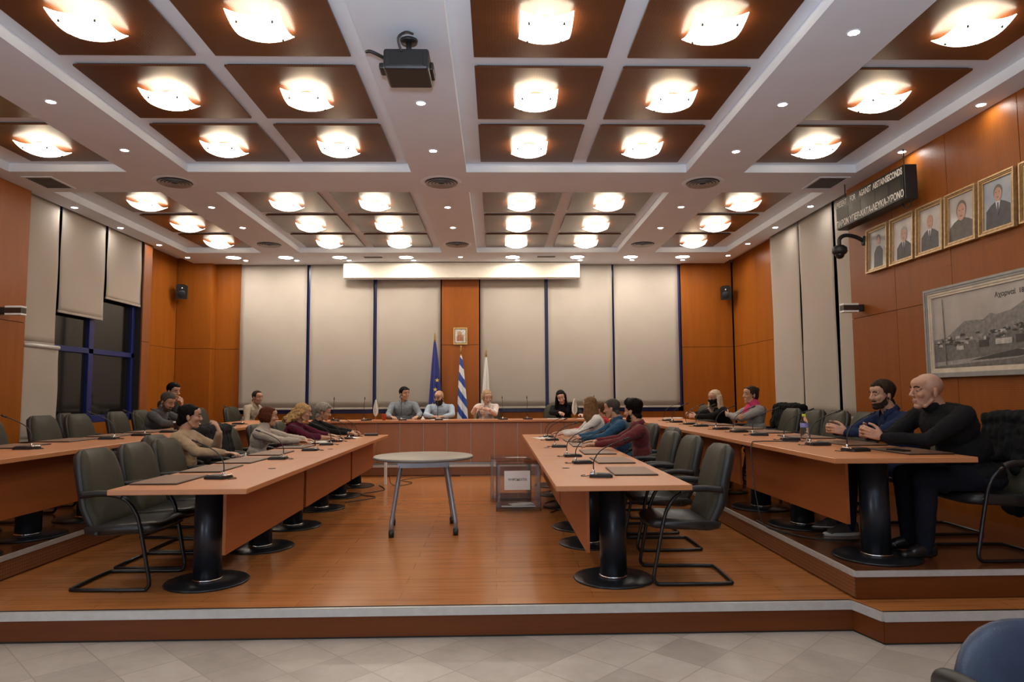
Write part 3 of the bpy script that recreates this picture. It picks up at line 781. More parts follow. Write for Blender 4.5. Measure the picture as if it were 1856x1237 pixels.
# unseen glowing doorways added behind the camera to streak the desk columns
MT['fill_glow'] = emit('fill_glow', (.86, .93, 1.), 2.6)
def fill_doorway(n, M):
    m = MB(); m.box(-.75, -.68, -.03, .03, 0, 2.2); m.box(.68, .75, -.03, .03, 0, 2.2); m.box(-.68, .68, -.03, .03, 2.13, 2.2); m.box(-.02, .02, -.03, .03, 0, 2.13)
    o = struct(m.build('fill_door_%d' % n, 'alu')); o.matrix_world = M
    for a, b in ((-.67, -.03), (.03, .67)):
        g = MB(); g.box(a, b, -.01, .01, .05, 2.1); g.build('fill_pane', 'fill_glow', o)
fill_doorway(1, Matrix.Translation((-1.1, -7.1, ZF)))
fill_doorway(2, Matrix.Translation((-5.72, -1.2, ZF)) @ Matrix.Rotation(PI / 2, 4, 'Z'))
# ================================================================== desks
def desk(x0, x1, y0, y1, zf, poles, side, label, group, panel_y, top=.74):
    """one unit of the long desk rows; side = +1 when the modesty panel hangs at the +x edge"""
    cx = (x0 + x1) / 2
    t = thing('conference_desk', label, 'desk', (cx, (y0 + y1) / 2, zf), 0, group)
    cy = (y0 + y1) / 2; W = (x1 - x0) / 2; L = (y1 - y0) / 2
    m = MB(); m.box(-W, W, -L + .001, L - .001, top - .036, top, .003, 1); m.build('tabletop', 'desk_top', t)
    px = side * (W - .24)
    m = MB(); m.box(px - .011, px + .011, panel_y[0] - cy, panel_y[1] - cy, .25, top - .036); m.build('modesty_panel', 'desk_panel', t)
    m = MB()
    for y in (panel_y[0] - cy + .25, panel_y[1] - cy - .25): m.box(min(px, 0), max(px, 0), y - .03, y + .03, top - .06, top - .036)
    m.build('panel_bracket', 'black', t)
    for y in poles:
        m = MB(); m.cyl((side * .0, y - cy, .018), (0, y - cy, top - .05), .098, seg=40); p = m.build('pedestal_column', 'pole', t)
        m = MB(); m.lathe([(0, 0), (.29, 0), (.295, .006), (.285, .015), (.1, .02), (0, .02)], c=(0, y - cy, 0), seg=56); m.build('pedestal_base', 'pole_base', t)
        m = MB(); m.lathe([(.099, .02), (.104, .022), (.104, .032), (.099, .034)], c=(0, y - cy, 0), seg=40); m.build('collar', 'chrome', p)
        m = MB(); m.box(-.2, .2, y - cy - .05, y - cy + .05, top - .05, top - .036); m.build('top_plate', 'black', t)
    return t
g = 'units of the inner desk rows'
LX = (-2.575, -1.66); RX = (.40, 1.32)
desk(*LX, 4.64, 6.88, 0, [5.17, 6.3], 1, 'nearest unit of the left inner desk row, front column bare to the floor', g, (4.9, 6.84))
desk(*LX, 6.88, 9.06, 0, [7.28, 8.38], 1, 'middle unit of the left inner desk row', g, (6.93, 9.02))
desk(*LX, 9.06, 10.7, 0, [9.37, 10.4], 1, 'far unit of the left inner desk row, ending near the head desk', g, (9.11, 10.64))
desk(*RX, 4.62, 6.82, 0, [5.12, 6.3], -1, 'nearest unit of the right inner desk row', g, (4.84, 6.78))
desk(*RX, 6.82, 9.02, 0, [7.06, 8.35], -1, 'middle unit of the right inner desk row', g, (6.86, 8.98))
desk(*RX, 9.02, 10.5, 0, [9.35, 10.25], -1, 'far unit of the right inner desk row, ending near the head desk', g, (9.06, 10.45))
g = 'units of the outer desk rows on the side platforms'
LOX = (-4.45, -3.5); ROX = (2.235, 3.2)
desk(*LOX, 4.5, 6.62, ZP, [5.2, 6.0], 1, 'nearest unit of the left outer desk row, cut by the photo edge', g, (4.7, 6.5))
desk(*LOX, 6.62, 9.0, ZP, [6.85, 8.5], 1, 'middle unit of the left outer desk row beside the dark window', g, (7.0, 8.96))
desk(*LOX, 9.0, 11.64, ZP, [9.4, 10.9], 1, 'far unit of the left outer desk row', g, (9.05, 11.5))
desk(*ROX, 4.5, 6.85, ZP, [4.92, 6.1], -1, 'nearest unit of the right outer desk row, in front of the bald man', g, (4.82, 6.75))
desk(*ROX, 6.85, 9.1, ZP, [7.05, 8.25], -1, 'middle unit of the right outer desk row', g, (6.92, 9.03))
desk(*ROX, 9.1, 11.64, ZP, [9.4, 10.9], -1, 'far unit of the right outer desk row', g, (9.2, 11.5))
# head desk on the dais
t = thing('head_desk', 'long wooden head desk with a panelled front across the dais', 'desk', (-.63, 11.98, ZP))
m = MB(); m.box(-3.82, 3.83, -.33, .36, .70, .738, .004, 1); m.build('worktop', 'desk_top_x', t)
for k in range(-7, 8):
    m = MB(); m.box(k * .4 - .394 + .2, k * .4 + .194, -.29, -.272, .03, .69, .002, 1); m.build('front_panel', 'desk_front', t)
m = MB(); m.box(-2.85, 2.85, -.272, -.25, .0, .70); m.build('carcass', 'alu', t)
for x in (-2.9, 2.9):
    m = MB(); m.box(x - .015, x + .015, -.29, .3, 0, .70); m.build('end_panel', 'desk_front', t)
m = MB(); m.box(-2.85, 2.85, -.285, -.25, .69, .7); m.build('shadow_rail', 'dark_gap', t)

# ================================================================== round table
t = thing('round_table', 'grey round table on four splayed steel legs in the middle of the floor', 'table', (-.735, 7.0, 0), .12)
MT['table_grey'] = plain('table_grey', (.31, .275, .225), .45, var=.06); MT['steel'] = plain('steel', (.3, .32, .36), .3, .45, var=.08); MT['edge_grey'] = plain('edge_grey', (.17, .18, .19), .4)
m = MB(); m.lathe([(0, .742), (.495, .742), (.5, .739), (.5, .735), (0, .735)], seg=72); m.build('tabletop', 'table_grey', t)
m = MB(); m.lathe([(0, .712), (.485, .712), (.5, .718), (.503, .73), (.5, .736), (0, .736)], seg=72); m.build('edge_band', 'edge_grey', t)
m = MB()
for a in range(4):
    c, s = math.cos(a * PI / 2 + PI / 4), math.sin(a * PI / 2 + PI / 4)
R = .235
for a in range(4):
    M = Matrix.Rotation(a * PI / 2, 4, 'Z'); m.box(-R, R, R - .015, R + .015, .645, .712, mat=M)
m.build('apron_frame', 'steel', t)
for a in range(4):
    c, s = math.cos(a * PI / 2 + PI / 4), math.sin(a * PI / 2 + PI / 4)
    m = MB(); m.tube([(c * .3, s * .3, .712), (c * .33, s * .33, .6), (c * .42, s * .42, .19), (c * .432, s * .432, .135), (c * .434, s * .434, .06)], .021, seg=14)
    l = m.build('leg', 'steel', t)
    m = MB(); m.cyl((c * .434, s * .434, 0), (c * .434, s * .434, .065), .025, .027, seg=16); m.build('rubber_foot', 'black', l)

# ================================================================== ballot boxes
def ballot(x, y, label, sign):
    t = thing('ballot_box', label, 'ballot box', (x, y, 0), 0, 'clear acrylic ballot boxes')
    W, D, H, th = .26, .25, .535, .012
    m = MB()
    for a in ((-W, W, -D, -D + th, 0, H), (-W, W, D - th, D, 0, H), (-W, -W + th, -D + th + .001, D - th - .001, 0, H), (W - th, W, -D + th + .001, D - th - .001, 0, H)):
        m.box(*a, .002, 1)
    m.build('side_panels', 'acrylic', t)
    m = MB(); m.box(-W + th + .001, W - th - .001, -D + th + .001, D - th - .001, .03, .042, .002, 1); m.build('bottom', 'acrylic', t)
    m = MB(); m.box(-W, W, -D, -.012, H + .001, H + .013, .002, 1); m.box(-W, W, .012, D, H + .001, H + .013, .002, 1); m.box(-W, -.1, -.012, .012, H + .001, H + .013); m.box(.1, W, -.012, .012, H + .001, H + .013)
    m.build('slotted_lid', 'acrylic', t)
    m = MB()
    for sx in (-1, 1):
        for sy in (-1, 1): m.box(sx * (W - th - .016) - .014, sx * (W - th - .016) + .014, sy * (D - th - .016) - .014, sy * (D - th - .016) + .014, .045, H - .002, .002, 1)
    m.build('corner_post', 'acrylic_solid', t)
    if sign:
        m = MB(); m.box(-.165, .135, -D - .0016, -D - .0006, .245, .465); s = m.build('paper_sign', 'paper', t)
        text_mesh('ΨΗΦΟΔΕΛΤΙΑ', .038, .0003, 'ink', 'sign_text', s, TXm(-.012, -D - .0022, .362), .0006, .85)
        m = MB(); m.box(-.2, .2, -D + .03, -D + .1, .044, .05); m.box(-.1, .18, -.1, .06, .044, .047, mat=Matrix.Rotation(.3, 4, 'Z')); m.build('white_strip', 'paper', t)  # flat white strips lying on the box bottom
    return t
MT['acrylic_solid'] = plain('acrylic_solid', (.9, .92, .95), .06, var=.02); MT['acrylic_solid'].node_tree.nodes['Principled BSDF'].inputs['Transmission Weight'].default_value = .85; MT['acrylic_solid'].node_tree.nodes['Principled BSDF'].inputs['IOR'].default_value = 1.45
MT['paper'] = plain('paper', (.78, .77, .76), .6, var=.02)
ballot(.26, 8.29, 'front clear acrylic ballot box with a white paper sign on it', True)
ballot(.185, 8.98, 'clear acrylic ballot box without a sign, behind the one with paper', False)

# ================================================================== chairs
MT['upholstery'] = plain('upholstery', (.047, .043, .03), .55, var=.1, bmp=.08, bscale=350, spec=.16)
MT['upholstery_side'] = plain('upholstery_side', (.018, .019, .021), .42, var=.15, bmp=.05, bscale=300)
MT['seat_leather'] = plain('seat_leather', (.02, .02, .021), .33, var=.2, bmp=.1, bscale=60)
def pad(fn, nu, nv):
    mb = MB(); mb.grid(fn, nu, nv); return mb
def cushion(mb, outline, y0, y1, puff, rows=3):
    pass
def make_chair(name='conference_chair', mats=('upholstery', 'upholstery_side', 'seat_leather'), group='dark padded conference chairs'):
    """cantilever chair facing +x"""
    t = thing(name, 'x', 'chair', group=group)
    # backrest: rounded slab following a leaning line
    def back_slab(f0, f1, mat, nm, w0=.245, w1=.215):
        mb = MB(); N = 14; K = 14; rings = []
        for i in range(N + 1):
            v = i / N; z = .40 + .57 * v
            xc = -.225 - .115 * v - .035 * math.sin(v * PI) * -1 * .6 - (.05 * max(0, .3 - v) / .3 * -1.2)
            w = w0 + (w1 - w0) * v + .02 * math.sin(v * PI)
            if v > .72: w *= math.sqrt(max(.02, 1 - ((v - .72) / .30) ** 2)) * .42 + .58
            ring = []
            for k in range(K + 1):
                a = -1 + 2 * k / K
                ring.append((xc + .035 * a * a, w * a, z))
            rings.append(ring)
        def P(i, k, f):
            x, y, z = rings[i][k]; e = max(abs(-1 + 2 * k / K), abs(-1 + 2 * i / N) * .98); s = math.sqrt(max(0, 1 - e ** 6))
            return (x + (f1 if f else f0) * s, y, z)
        A = [[mb.bm.verts.new(P(i, k, 0)) for k in range(K + 1)] for i in range(N + 1)]
        B = [[mb.bm.verts.new(P(i, k, 1)) for k in range(K + 1)] for i in range(N + 1)]
        for i in range(N):
            for k in range(K):
                mb.bm.faces.new((A[i][k], A[i + 1][k], A[i + 1][k + 1], A[i][k + 1])); mb.bm.faces.new((B[i][k], B[i][k + 1], B[i + 1][k + 1], B[i + 1][k]))
        for i in range(N):
            for k in (0, K): mb.bm.faces.new((A[i][k], A[i + 1][k], B[i + 1][k], B[i][k]))
        for k in range(K):
            for i in (0, N): mb.bm.faces.new((A[i][k], A[i][k + 1], B[i][k + 1], B[i][k]))
        bmesh.ops.remove_doubles(mb.bm, verts=mb.bm.verts[:], dist=1e-5)
        return mb.build(nm, mat, t, smooth=True)
    back_slab(-.015, .055, mats[0], 'backrest')
    back_slab(-.075, -.004, mats[1], 'back_shell', .248, .218)
    # seat cushion with a waterfall front
    mb = MB()
    prof = [(-.24, .39), (-.16, .37), (.1, .385), (.22, .39), (.275, .405), (.285, .435), (.26, .462), (.18, .472), (0, .462), (-.2, .455), (-.25, .43)]
    rs = []
    for j in range(9):
        a = -1 + 2 * j / 8; k = math.sqrt(max(0., 1 - abs(a) ** 8)) * .25 + .75; cxp, czp = .02, .425
        rs.append([mb.bm.verts.new((cxp + (x - cxp) * (k * .5 + .5), .25 * a, czp + (z - czp) * k - .012 * (1 - a * a))) for x, z in prof])
    n = len(prof)
    for A, B in zip(rs, rs[1:]):
        for i in range(n): mb.bm.faces.new((A[i], A[(i + 1) % n], B[(i + 1) % n], B[i]))
    mb.bm.faces.new(rs[0][::-1]); mb.bm.faces.new(rs[-1])
    mb.build('seat', mats[2], t, smooth=True)
    # tube frame: one bent tube, floor loop joined at the rear, rising at the front into the arms
    def side(s): return [(-.24, .262 * s, .655), (-.1, .27 * s, .668), (.02, .275 * s, .66), (.1, .275 * s, .62), (.155, .272 * s, .54), (.185, .27 * s, .45), (.24, .268 * s, .18), (.262, .268 * s, .06), (.245, .268 * s, .022), (.2, .267 * s, .014), (-.1, .262 * s, .014), (-.26, .25 * s, .014), (-.3, .2 * s, .014)]
    a = side(1); b = side(-1)[::-1]
    mb = MB(); mb.tube(a + b, .0135, seg=10, sub=4); mb.build('tube_frame', 'black_tube', t)
    for s in (-1, 1):
        mb = MB(); mb.tube([(-.235, .268 * s, .672), (-.1, .275 * s, .682), (.0, .279 * s, .676), (.06, .279 * s, .655)], .021, seg=10, sub=5); mb.build('armrest', 'black', t)
    for q in ((.19, .43), (-.12, .4)): mb = MB(); mb.cyl((q[0], -.265, q[1]), (q[0], .265, q[1]), .011); mb.build('seat_bar', 'black_tube', t)
    return Kind(t)
CH = make_chair()
# inner rows, empty
for y, x, l in ((5.2, -2.68, 'empty dark chair at the near end of the left inner desk row'), (5.8, -2.7, 'empty chair second from the near end of the left inner desk row'),
                (6.38, -2.72, 'empty chair third from the near end of the left inner row, before the beige sweater')):
    CH.put((x, y, 0), random.uniform(-.02, .02), l)
for y, x, l in ((5.16, 1.38, 'empty dark chair at the near end of the right inner desk row'), (6.2, 1.47, 'empty chair second from the near end of the right inner desk row'),
                (6.9, 1.46, 'empty chair third from the near end of the right inner row, behind the burgundy shirt')):
    CH.put((x, y, 0), PI + random.uniform(-.04, .04), l)
for y, x, l in ((6.85, -4.72, 'empty chair nearest the camera at the left outer desk, before a pale blind'), (7.78, -4.76, 'empty chair at the left outer desk before the dark window, nearer one'),
                (8.42, -4.76, 'empty chair at the left outer desk before the dark window, middle one')):
    CH.put((x, y, ZP), random.uniform(-.02, .02), l)
CH.put((-5.2, 8.98, ZP), .25, 'dark chair turned aside before the blue window frame')
for y, x, l in ((6.95, 3.5, 'empty chair partly behind the man in the blue shirt at the right outer desk'), (7.54, 3.5, 'empty chair behind the water bottle at the right outer desk, nearer one'),
                (8.13, 3.52, 'empty chair left of the water bottle at the right outer desk'), (8.72, 3.5, 'empty chair at the right outer desk next to the black coat')):
    CH.put((x, y, ZP), PI + random.uniform(-.02, .02), l)
CH.put((3.45, 11.9, ZP), PI + .35, 'empty chair in the right back corner, left of the blond masked woman')
CH.put((-4.98, 12.2, ZP), -.2, 'empty chair in the left back corner by the wood pillar')
CH.put((-3.66, 12.66, ZP), -PI / 2 - .35, 'empty chair at the left end of the head desk behind the curly haired woman')

# blue office chair in the foreground
MT['blue_leather'] = plain('blue_leather', (.026, .042, .075), .42, var=.12, bmp=.15, bscale=140)
t = thing('blue_chair', 'blue padded chair on the marble floor at the bottom right corner', 'chair', (1.61, 1.79, ZF), -PI / 2 + .03)
mb = MB()
def bb(u, v):
    th = u * 2 * PI; ph = (v - .5) * PI
    def se(w, e): return math.copysign(abs(w) ** e, w)
    x = .055 * se(math.cos(ph), .9) * se(math.cos(th), .8); y = .255 * se(math.cos(ph), .8) * se(math.sin(th), .8); z = .275 * se(math.sin(ph), .85)
    return (-.2 - .12 * (z + .27) / .54 + x - .0, y, .578 + z)
mb.grid(bb, 40, 20); bmesh.ops.remove_doubles(mb.bm, verts=mb.bm.verts[:], dist=1e-4); mb.build('backrest', 'blue_leather', t, smooth=True)
mb = MB(); mb.box(-.22, .27, -.25, .25, .40, .48, .035, 4); mb.build('seat', 'blue_leather', t, smooth=True)
for s in (-1, 1):
    mb = MB(); mb.tube([(-.24, s * .29, .5), (-.25, s * .31, .68), (-.19, s * .32, .735), (.02, s * .32, .735), (.12, s * .29, .64), (.13, s * .28, .44)], .026, seg=12, sub=6); mb.build('armrest', 'black', t)
mb = MB(); mb.cyl((0, 0, .1), (0, 0, .4), .03)
for k in range(5):
    a = k * 2 * PI / 5; mb.tube([(0, 0, .13), (.3 * math.cos(a), .3 * math.sin(a), .07)], .022)
mb.build('star_base', 'black', t)
for k in range(5):
    a = k * 2 * PI / 5; mb = MB(); mb.cyl((.3 * math.cos(a), .3 * math.sin(a) - .02, .03), (.3 * math.cos(a), .3 * math.sin(a) + .02, .03), .03); mb.build('caster', 'black', t)
# ================================================================== microphones, blotters
def make_mic(up=False):
    t = thing('desk_microphone', 'x', 'microphone', group='gooseneck microphones along the desks')
    m = MB(); m.prism([(-.085, -.055), (-.07, -.07), (.07, -.07), (.085, -.055), (.085, .055), (.07, .07), (-.07, .07), (-.085, .055)], 0, .022, bev=.006)
    m.build('base', 'black', t)
    m = MB(); m.box(-.03, .07, -.045, .045, .022, .027, .002); m.build('control_plate', 'proj', t)
    m = MB(); m.box(-.082, -.05, -.05, .05, .021, .03, .004); m.build('silver_edge', 'chrome', t)
    m = MB(); m.cyl((-.055, .02, .028), (-.055, .02, .05), .009); m.build('socket', 'chrome', t)
    path = [(-.055, .02, .05), (-.05, .02, .12), (-.0, .02, .19), (.09, .02, .24), (.17, .02, .27)] if not up else [(-.055, .02, .05), (-.055, .02, .15), (-.05, .02, .27), (-.03, .02, .36)]
    m = MB(); m.tube(path, .0042, seg=8, sub=5); g = m.build('gooseneck', 'black', t)
    e = V(path[-1]); d = (e - V(path[-2])).normalized()
    m = MB(); m.cyl(e, e + d * .045, .0085, .0075, seg=12); m.build('capsule', 'black', g)
    m = MB(); m.tube([(-.085, -.01, .01), (-.13, -.02, .004), (-.15, .03, .004), (-.12, .07, .004)], .003, seg=6, sub=5); m.build('cable', 'black', t)
    return Kind(t)
MIC = make_mic(); MICU = make_mic(True)
row = [('left inner desk', -2.1, .741, PI, [5.23, 6.75, 7.75, 8.6, 9.2, 9.75, 10.3]), ('right inner desk', .76, .741, 0, [5.11, 6.1, 6.75, 7.95, 9.1, 9.75]),
       ('left outer desk', -3.96, ZP + .741, PI, [5.9, 7.16, 7.75, 8.4, 10.6]), ('right outer desk', 2.67, ZP + .741, 0, [5.03, 5.6, 6.2, 6.92, 7.52, 8.1, 8.85, 9.4, 10.1, 10.7])]
for w, x, z, rz, yy in row:
    for i, y in enumerate(yy):
        MIC.put((x + random.uniform(-.03, .03), y, z), rz + random.uniform(-.25, .25), 'gooseneck microphone, %s from the near end of the %s' % (ORD[i], w))
for i, x in enumerate((-2.75, -2.22, -1.6, -.98, .12, .55, 1.72)):
    MICU.put((x, 11.83, ZP + .739), PI / 2 + random.uniform(-.3, .3), 'upright gooseneck microphone, %s from the left along the head desk' % ORD[i])
MT['blotter'] = plain('blotter', (.19, .1, .058), .5, var=.1, bmp=.05, bscale=300)
MT['blotter_edge'] = plain('blotter_edge', (.035, .018, .012), .5)
def make_pad():
    t = thing('desk_blotter', 'x', 'desk pad', group='brown leather desk pads')
    m = MB(); m.box(-.165, .165, -.265, .265, 0, .009, .003, 1); m.build('pad_base', 'blotter_edge', t)
    m = MB(); m.box(-.16, .16, -.26, .26, .009, .0115, .001, 1); m.build('leather_top', 'blotter', t)
    return Kind(t)
PD = make_pad()
for w, x, z, yy in (('left inner desk', -2.39, .741, [5.14, 5.88, 6.6, 7.4, 8.3, 9.25]), ('right inner desk', 1.06, .741, [5.42, 6.3, 7.2, 8.2, 9.0]),
                    ('left outer desk', -4.27, ZP + .741, [6.2, 7.0, 7.8, 8.6]), ('right outer desk', 3.0, ZP + .741, [4.95, 5.75, 6.6, 7.5, 8.3, 9.2])):
    for i, y in enumerate(yy):
        PD.put((x, y, z), random.uniform(-.03, .03), 'brown leather desk pad, %s from the near end of the %s' % (ORD[i], w))

# ================================================================== small things on the desks
def paper_sheet(x, y, z, rz, label, n=1, cat='paper', tilt=None):
    t = thing('paper_sheet', label, cat, (x, y, z), rz)
    m = MB()
    for k in range(n): m.box(-.105, .105, -.148, .148, .0012 * k, .0012 * k + .001, mat=Matrix.Rotation(.08 * k, 4, 'Z'))
    m.build('sheet', 'paper', t)
    if tilt: t.rotation_euler = (tilt, 0, rz)
    return t
paper_sheet(-2.3, 8.95, .753 + .001, .3, 'white papers under the hand of the woman with red brown hair', 3)
paper_sheet(-2.1, 10.02, .742, .5, 'white papers before the grey haired man in black', 2)
paper_sheet(1.05, 12.0, ZP + .74, 1.4, 'white papers lying before the dark haired woman in black', 3)
paper_sheet(1.5, 11.98, ZP + .74, 1.9, 'white papers at the right hand of the woman in black', 2)
paper_sheet(-.98, 11.95, ZP + .74, 1.57, 'white paper before the bearded man at the head desk', 2)
paper_sheet(3.1, 11.9, ZP + .74, 1.2, 'stack of papers at the right end of the head desk', 6)
paper_sheet(.65, 9.55, .742, .2, 'papers on the right inner desk before the long haired woman', 3)
MT['tablet'] = plain('tablet', (.012, .012, .014), .12); MT['leather_folder'] = plain('leather_folder', (.03, .02, .016), .45)
def slab(name, x, y, z, rz, w, d, h, mat, label, cat, screen=True):
    t = thing(name, label, cat, (x, y, z), rz)
    m = MB(); m.box(-w / 2, w / 2, -d / 2, d / 2, 0, h, min(.003, h * .3), 2); m.build('case', mat, t)
    if screen: m = MB(); m.box(-w / 2 + .006, w / 2 - .006, -d / 2 + .008, d / 2 - .008, h, h + .0006); m.build('screen', 'tablet', t)
slab('tablet', -2.42, 8.28, .754, .1, .2, .26, .008, 'alu', 'silver tablet on a desk pad before the woman with red brown hair', 'tablet')
slab('tablet', 1.05, 8.55, .742, .1, .18, .25, .008, 'leather_folder', 'black tablet on the right inner desk between the two men', 'tablet')
slab('smartphone', 2.9, 4.9, ZP + .7525, .2, .075, .155, .009, 'tablet', 'smartphone lying on the desk before the bald man', 'phone')
slab('folder', -1.9, 10.52, .742, .2, .2, .26, .03, 'leather_folder', 'thick black folder on the left inner desk before the grey haired man', 'folder', False)
slab('folder', -3.85, 9.95, ZP + .742, .3, .22, .3, .02, 'leather_folder', 'black folder on the left outer desk behind the coffee cup', 'folder', False)
# spectacles lying on the left desk
t = thing('eyeglasses', 'pale framed eyeglasses lying on the left inner desk beside the jacket', 'glasses', (-2.5, 6.95, .742), .4)
for s in (-1, 1):
    m = MB(); m.tube([(.0, s * .034 + .026 * math.cos(a), .024 + .02 * math.sin(a)) for a in [2 * PI * k / 16 for k in range(16)]], .003, closed=True, seg=6); m.build('lens_rim', 'white', t)
    m = MB(); m.tube([(0, s * .06, .03), (-.13, s * .05, .012)], .0025, seg=6); m.build('temple', 'white', t)
# bottle
def clear(name, col, rough=.03, ior=1.33):
    m, nt, b = new_mat(name)
    nt.links.new(ramp(nt, noise_tex(nt, coords(nt), 4), [(.3, col), (.7, mul(col, 1.02))]), b.inputs['Base Color'])
    b.inputs['Roughness'].default_value = rough; b.inputs['Transmission Weight'].default_value = 1.; b.inputs['IOR'].default_value = ior
    return m
MT['clear_pet'] = clear('clear_pet', (.93, .97, 1), .05, 1.2); MT['cap_green'] = plain('cap_green', (.55, .65, .05), .4); MT['bottle_label'] = plain('bottle_label', (.2, .22, .5), .5, var=.5, scale=60)
t = thing('water_bottle', 'clear plastic water bottle with a yellow green cap on the right outer desk', 'bottle', (2.72, 6.0, ZP + .742))
m = MB(); pr = [(0, 0), (.03, 0), (.034, .008)]
for k in range(9): pr += [(.034, .012 + k * .012), (.0325, .018 + k * .012)]
pr += [(.034, .125), (.034, .165), (.03, .185), (.018, .21), (.014, .222), (.014, .235), (0, .235)]
m.lathe(pr, seg=24); m.build('bottle_body', 'clear_pet', t)
m = MB(); m.lathe([(.0346, .126), (.0346, .164)], seg=24); m.build('label_wrap', 'bottle_label', t)
m = MB(); m.lathe([(.016, .222), (.016, .24), (.0155, .242), (0, .242)], seg=20); m.build('cap', 'cap_green', t)
# cups and glasses
MT['cup_black'] = plain('cup_black', (.015, .014, .014), .4); MT['cup_red'] = plain('cup_red', (.5, .06, .03), .45, var=.3, scale=40)
def cup(x, y, z, mat, label, lid=True):
    t = thing('coffee_cup', label, 'cup', (x, y, z))
    m = MB(); m.lathe([(0, 0), (.029, 0), (.041, .1), (.0425, .102), (.039, .1), (0, .09)], seg=24); m.build('paper_cup', mat, t)
    if lid: m = MB(); m.lathe([(.043, .1), (.044, .108), (.039, .118), (0, .118)], seg=24); m.build('lid', 'white', t)
cup(-4.02, 8.75, ZP + .742, 'cup_black', 'black paper coffee cup with a white lid before the man in grey', True)
cup(-1.93, 11.9, ZP + .739, 'cup_red', 'red and white cup beside the small table flag on the head desk', False)
t = thing('drinking_glass', 'tall clear glass held before the blond woman at the head desk', 'glass', (-.22, 11.86, ZP + .739))
m = MB(); m.lathe([(0, 0), (.028, 0), (.034, .14), (.032, .14), (.027, .006), (0, .006)], seg=24); m.build('glass_body', 'drink_glass', t)
t = thing('drinking_glass', 'second clear glass beside the blond woman, left of the tall one', 'glass', (-.36, 11.84, ZP + .739))
m = MB(); m.lathe([(0, 0), (.026, 0), (.031, .12), (.029, .12), (.025, .006), (0, .006)], seg=24); m.build('glass_body', 'drink_glass', t)
t = thing('table_bell', 'small white bell shaped object before the bearded man on the head desk', 'bell', (-1.25, 11.78, ZP + .739))
m = MB(); m.lathe([(0, 0), (.04, 0), (.03, .03), (.01, .05), (.012, .065), (0, .07)], seg=24); m.build('bell_body', 'white', t)
# small table flags
def table_flag(x, y, label, seed):
    t = thing('table_flag', label, 'flag', (x, y, ZP + .739), 0, 'small white table flags on the head desk')
    m = MB(); m.lathe([(0, 0), (.05, 0), (.05, .008), (.012, .016), (0, .016)]); m.build('base', 'wood_small', t)
    m = MB(); m.cyl((0, 0, .012), (0, 0, .36), .0035); m.build('staff', 'brass', t)
    def fn(u, v):
        w = .02 + .075 * math.sin(min(1, v * 1.25) * PI * .62) if v < .8 else .095 - .37 * (v - .8)
        return ((u - .5) * w * .95, .012 * math.sin(u * 9 + seed) , .35 - .28 * v)
    m = MB(); m.grid(fn, 14, 14, .0015); c = m.build('pennant', 'flag_white', t)
    m = MB()
    for a in range(8):
        m.prism([(.017 * math.cos(a * PI / 4) - .004, .17 + .025 * math.sin(a * PI / 4) - .004), (.017 * math.cos(a * PI / 4) + .004, .17 + .025 * math.sin(a * PI / 4) - .004), (.017 * math.cos(a * PI / 4), .17 + .025 * math.sin(a * PI / 4) + .006)], .014, .016, mat=XZ)
    m.build('emblem', 'logo_blue', c)
MT['wood_small'] = wood('wood_small', (.45, .18, .06), 'X', .4)
table_flag(-2.06, 11.82, 'small white table flag with an emblem at the left end of the head desk', 0)
table_flag(1.36, 11.82, 'small white table flag with an emblem beside the woman in black', 2)
# cable grommets in the desk tops
for x, yy, z, w in ((.58, (5.72, 7.88), .7405, 'right inner desk'), (-1.9, (5.9, 7.95), .7405, 'left inner desk')):
    for i, y in enumerate(yy):
        o = MB(); o.lathe([(0, 0), (.03, 0), (.033, .002), (.026, .003), (0, .001)], c=(0, 0, 0)); b_ = o.build('cable_grommet', 'black', None, (x, y, z))
        tag(b_, 'small black cable grommet, %s one in the %s top' % (('nearer', 'farther')[i], w), 'grommet', 'desk cable grommets')
# cables on the floor and over the desk edge
def cable(pts, r, label, mat='black'):
    m = MB(); m.tube(pts, r, seg=8, sub=8); o = m.build('cable', mat); tag(o, label, 'cable')
cable([(2.62, 5.9, .93), (2.3, 5.95, .932), (2.225, 5.95, .9), (2.21, 5.9, .7), (2.2, 5.8, .45), (2.24, 5.75, .25), (2.4, 5.7, .19)], .005, 'black cable hanging over the right outer desk edge below the bottle')
cable([(2.38, 6.3, .19), (2.38, 5.9, .19), (2.5, 5.55, .19), (2.8, 5.42, .19), (3.05, 5.6, .19), (2.85, 5.72, .19), (2.6, 5.6, .19)], .006, 'looping black cable on the right platform under the desk')
cable([(-1.75, 10.4, .006), (-1.6, 9.9, .006), (-1.85, 9.5, .006), (-1.6, 9.2, .006), (-1.9, 8.8, .006)], .006, 'black cable tangle on the floor under the left inner desk')
cable([(-1.62, 10.5, .2), (-1.58, 10.45, .02), (-1.4, 10.4, .006), (-1.3, 10.7, .006), (-1.5, 11.0, .006), (-1.1, 11.45, .006), (-.6, 11.5, .006)], .005, 'thin cable running from the left inner desk along the dais')
m = MB(); m.box(-1.7, -1.66, 10.52, 10.56, .0, .45, .003); tag(m.build('cable_duct', 'white'), 'white vertical cable duct at the far end of the left inner desk', 'duct')
cable([(.75, 8.8, .006), (.6, 8.5, .006), (.75, 8.2, .006), (.62, 7.9, .006)], .006, 'black cable on the floor beside the ballot boxes under the right inner desk')
cable([(-4.5, 6.4, .19), (-4.35, 6.2, .19), (-4.4, 6.0, .19), (-4.1, 5.6, .19), (-4.5, 5.7, .19)], .006, 'black cable on the left platform under the outer desk')
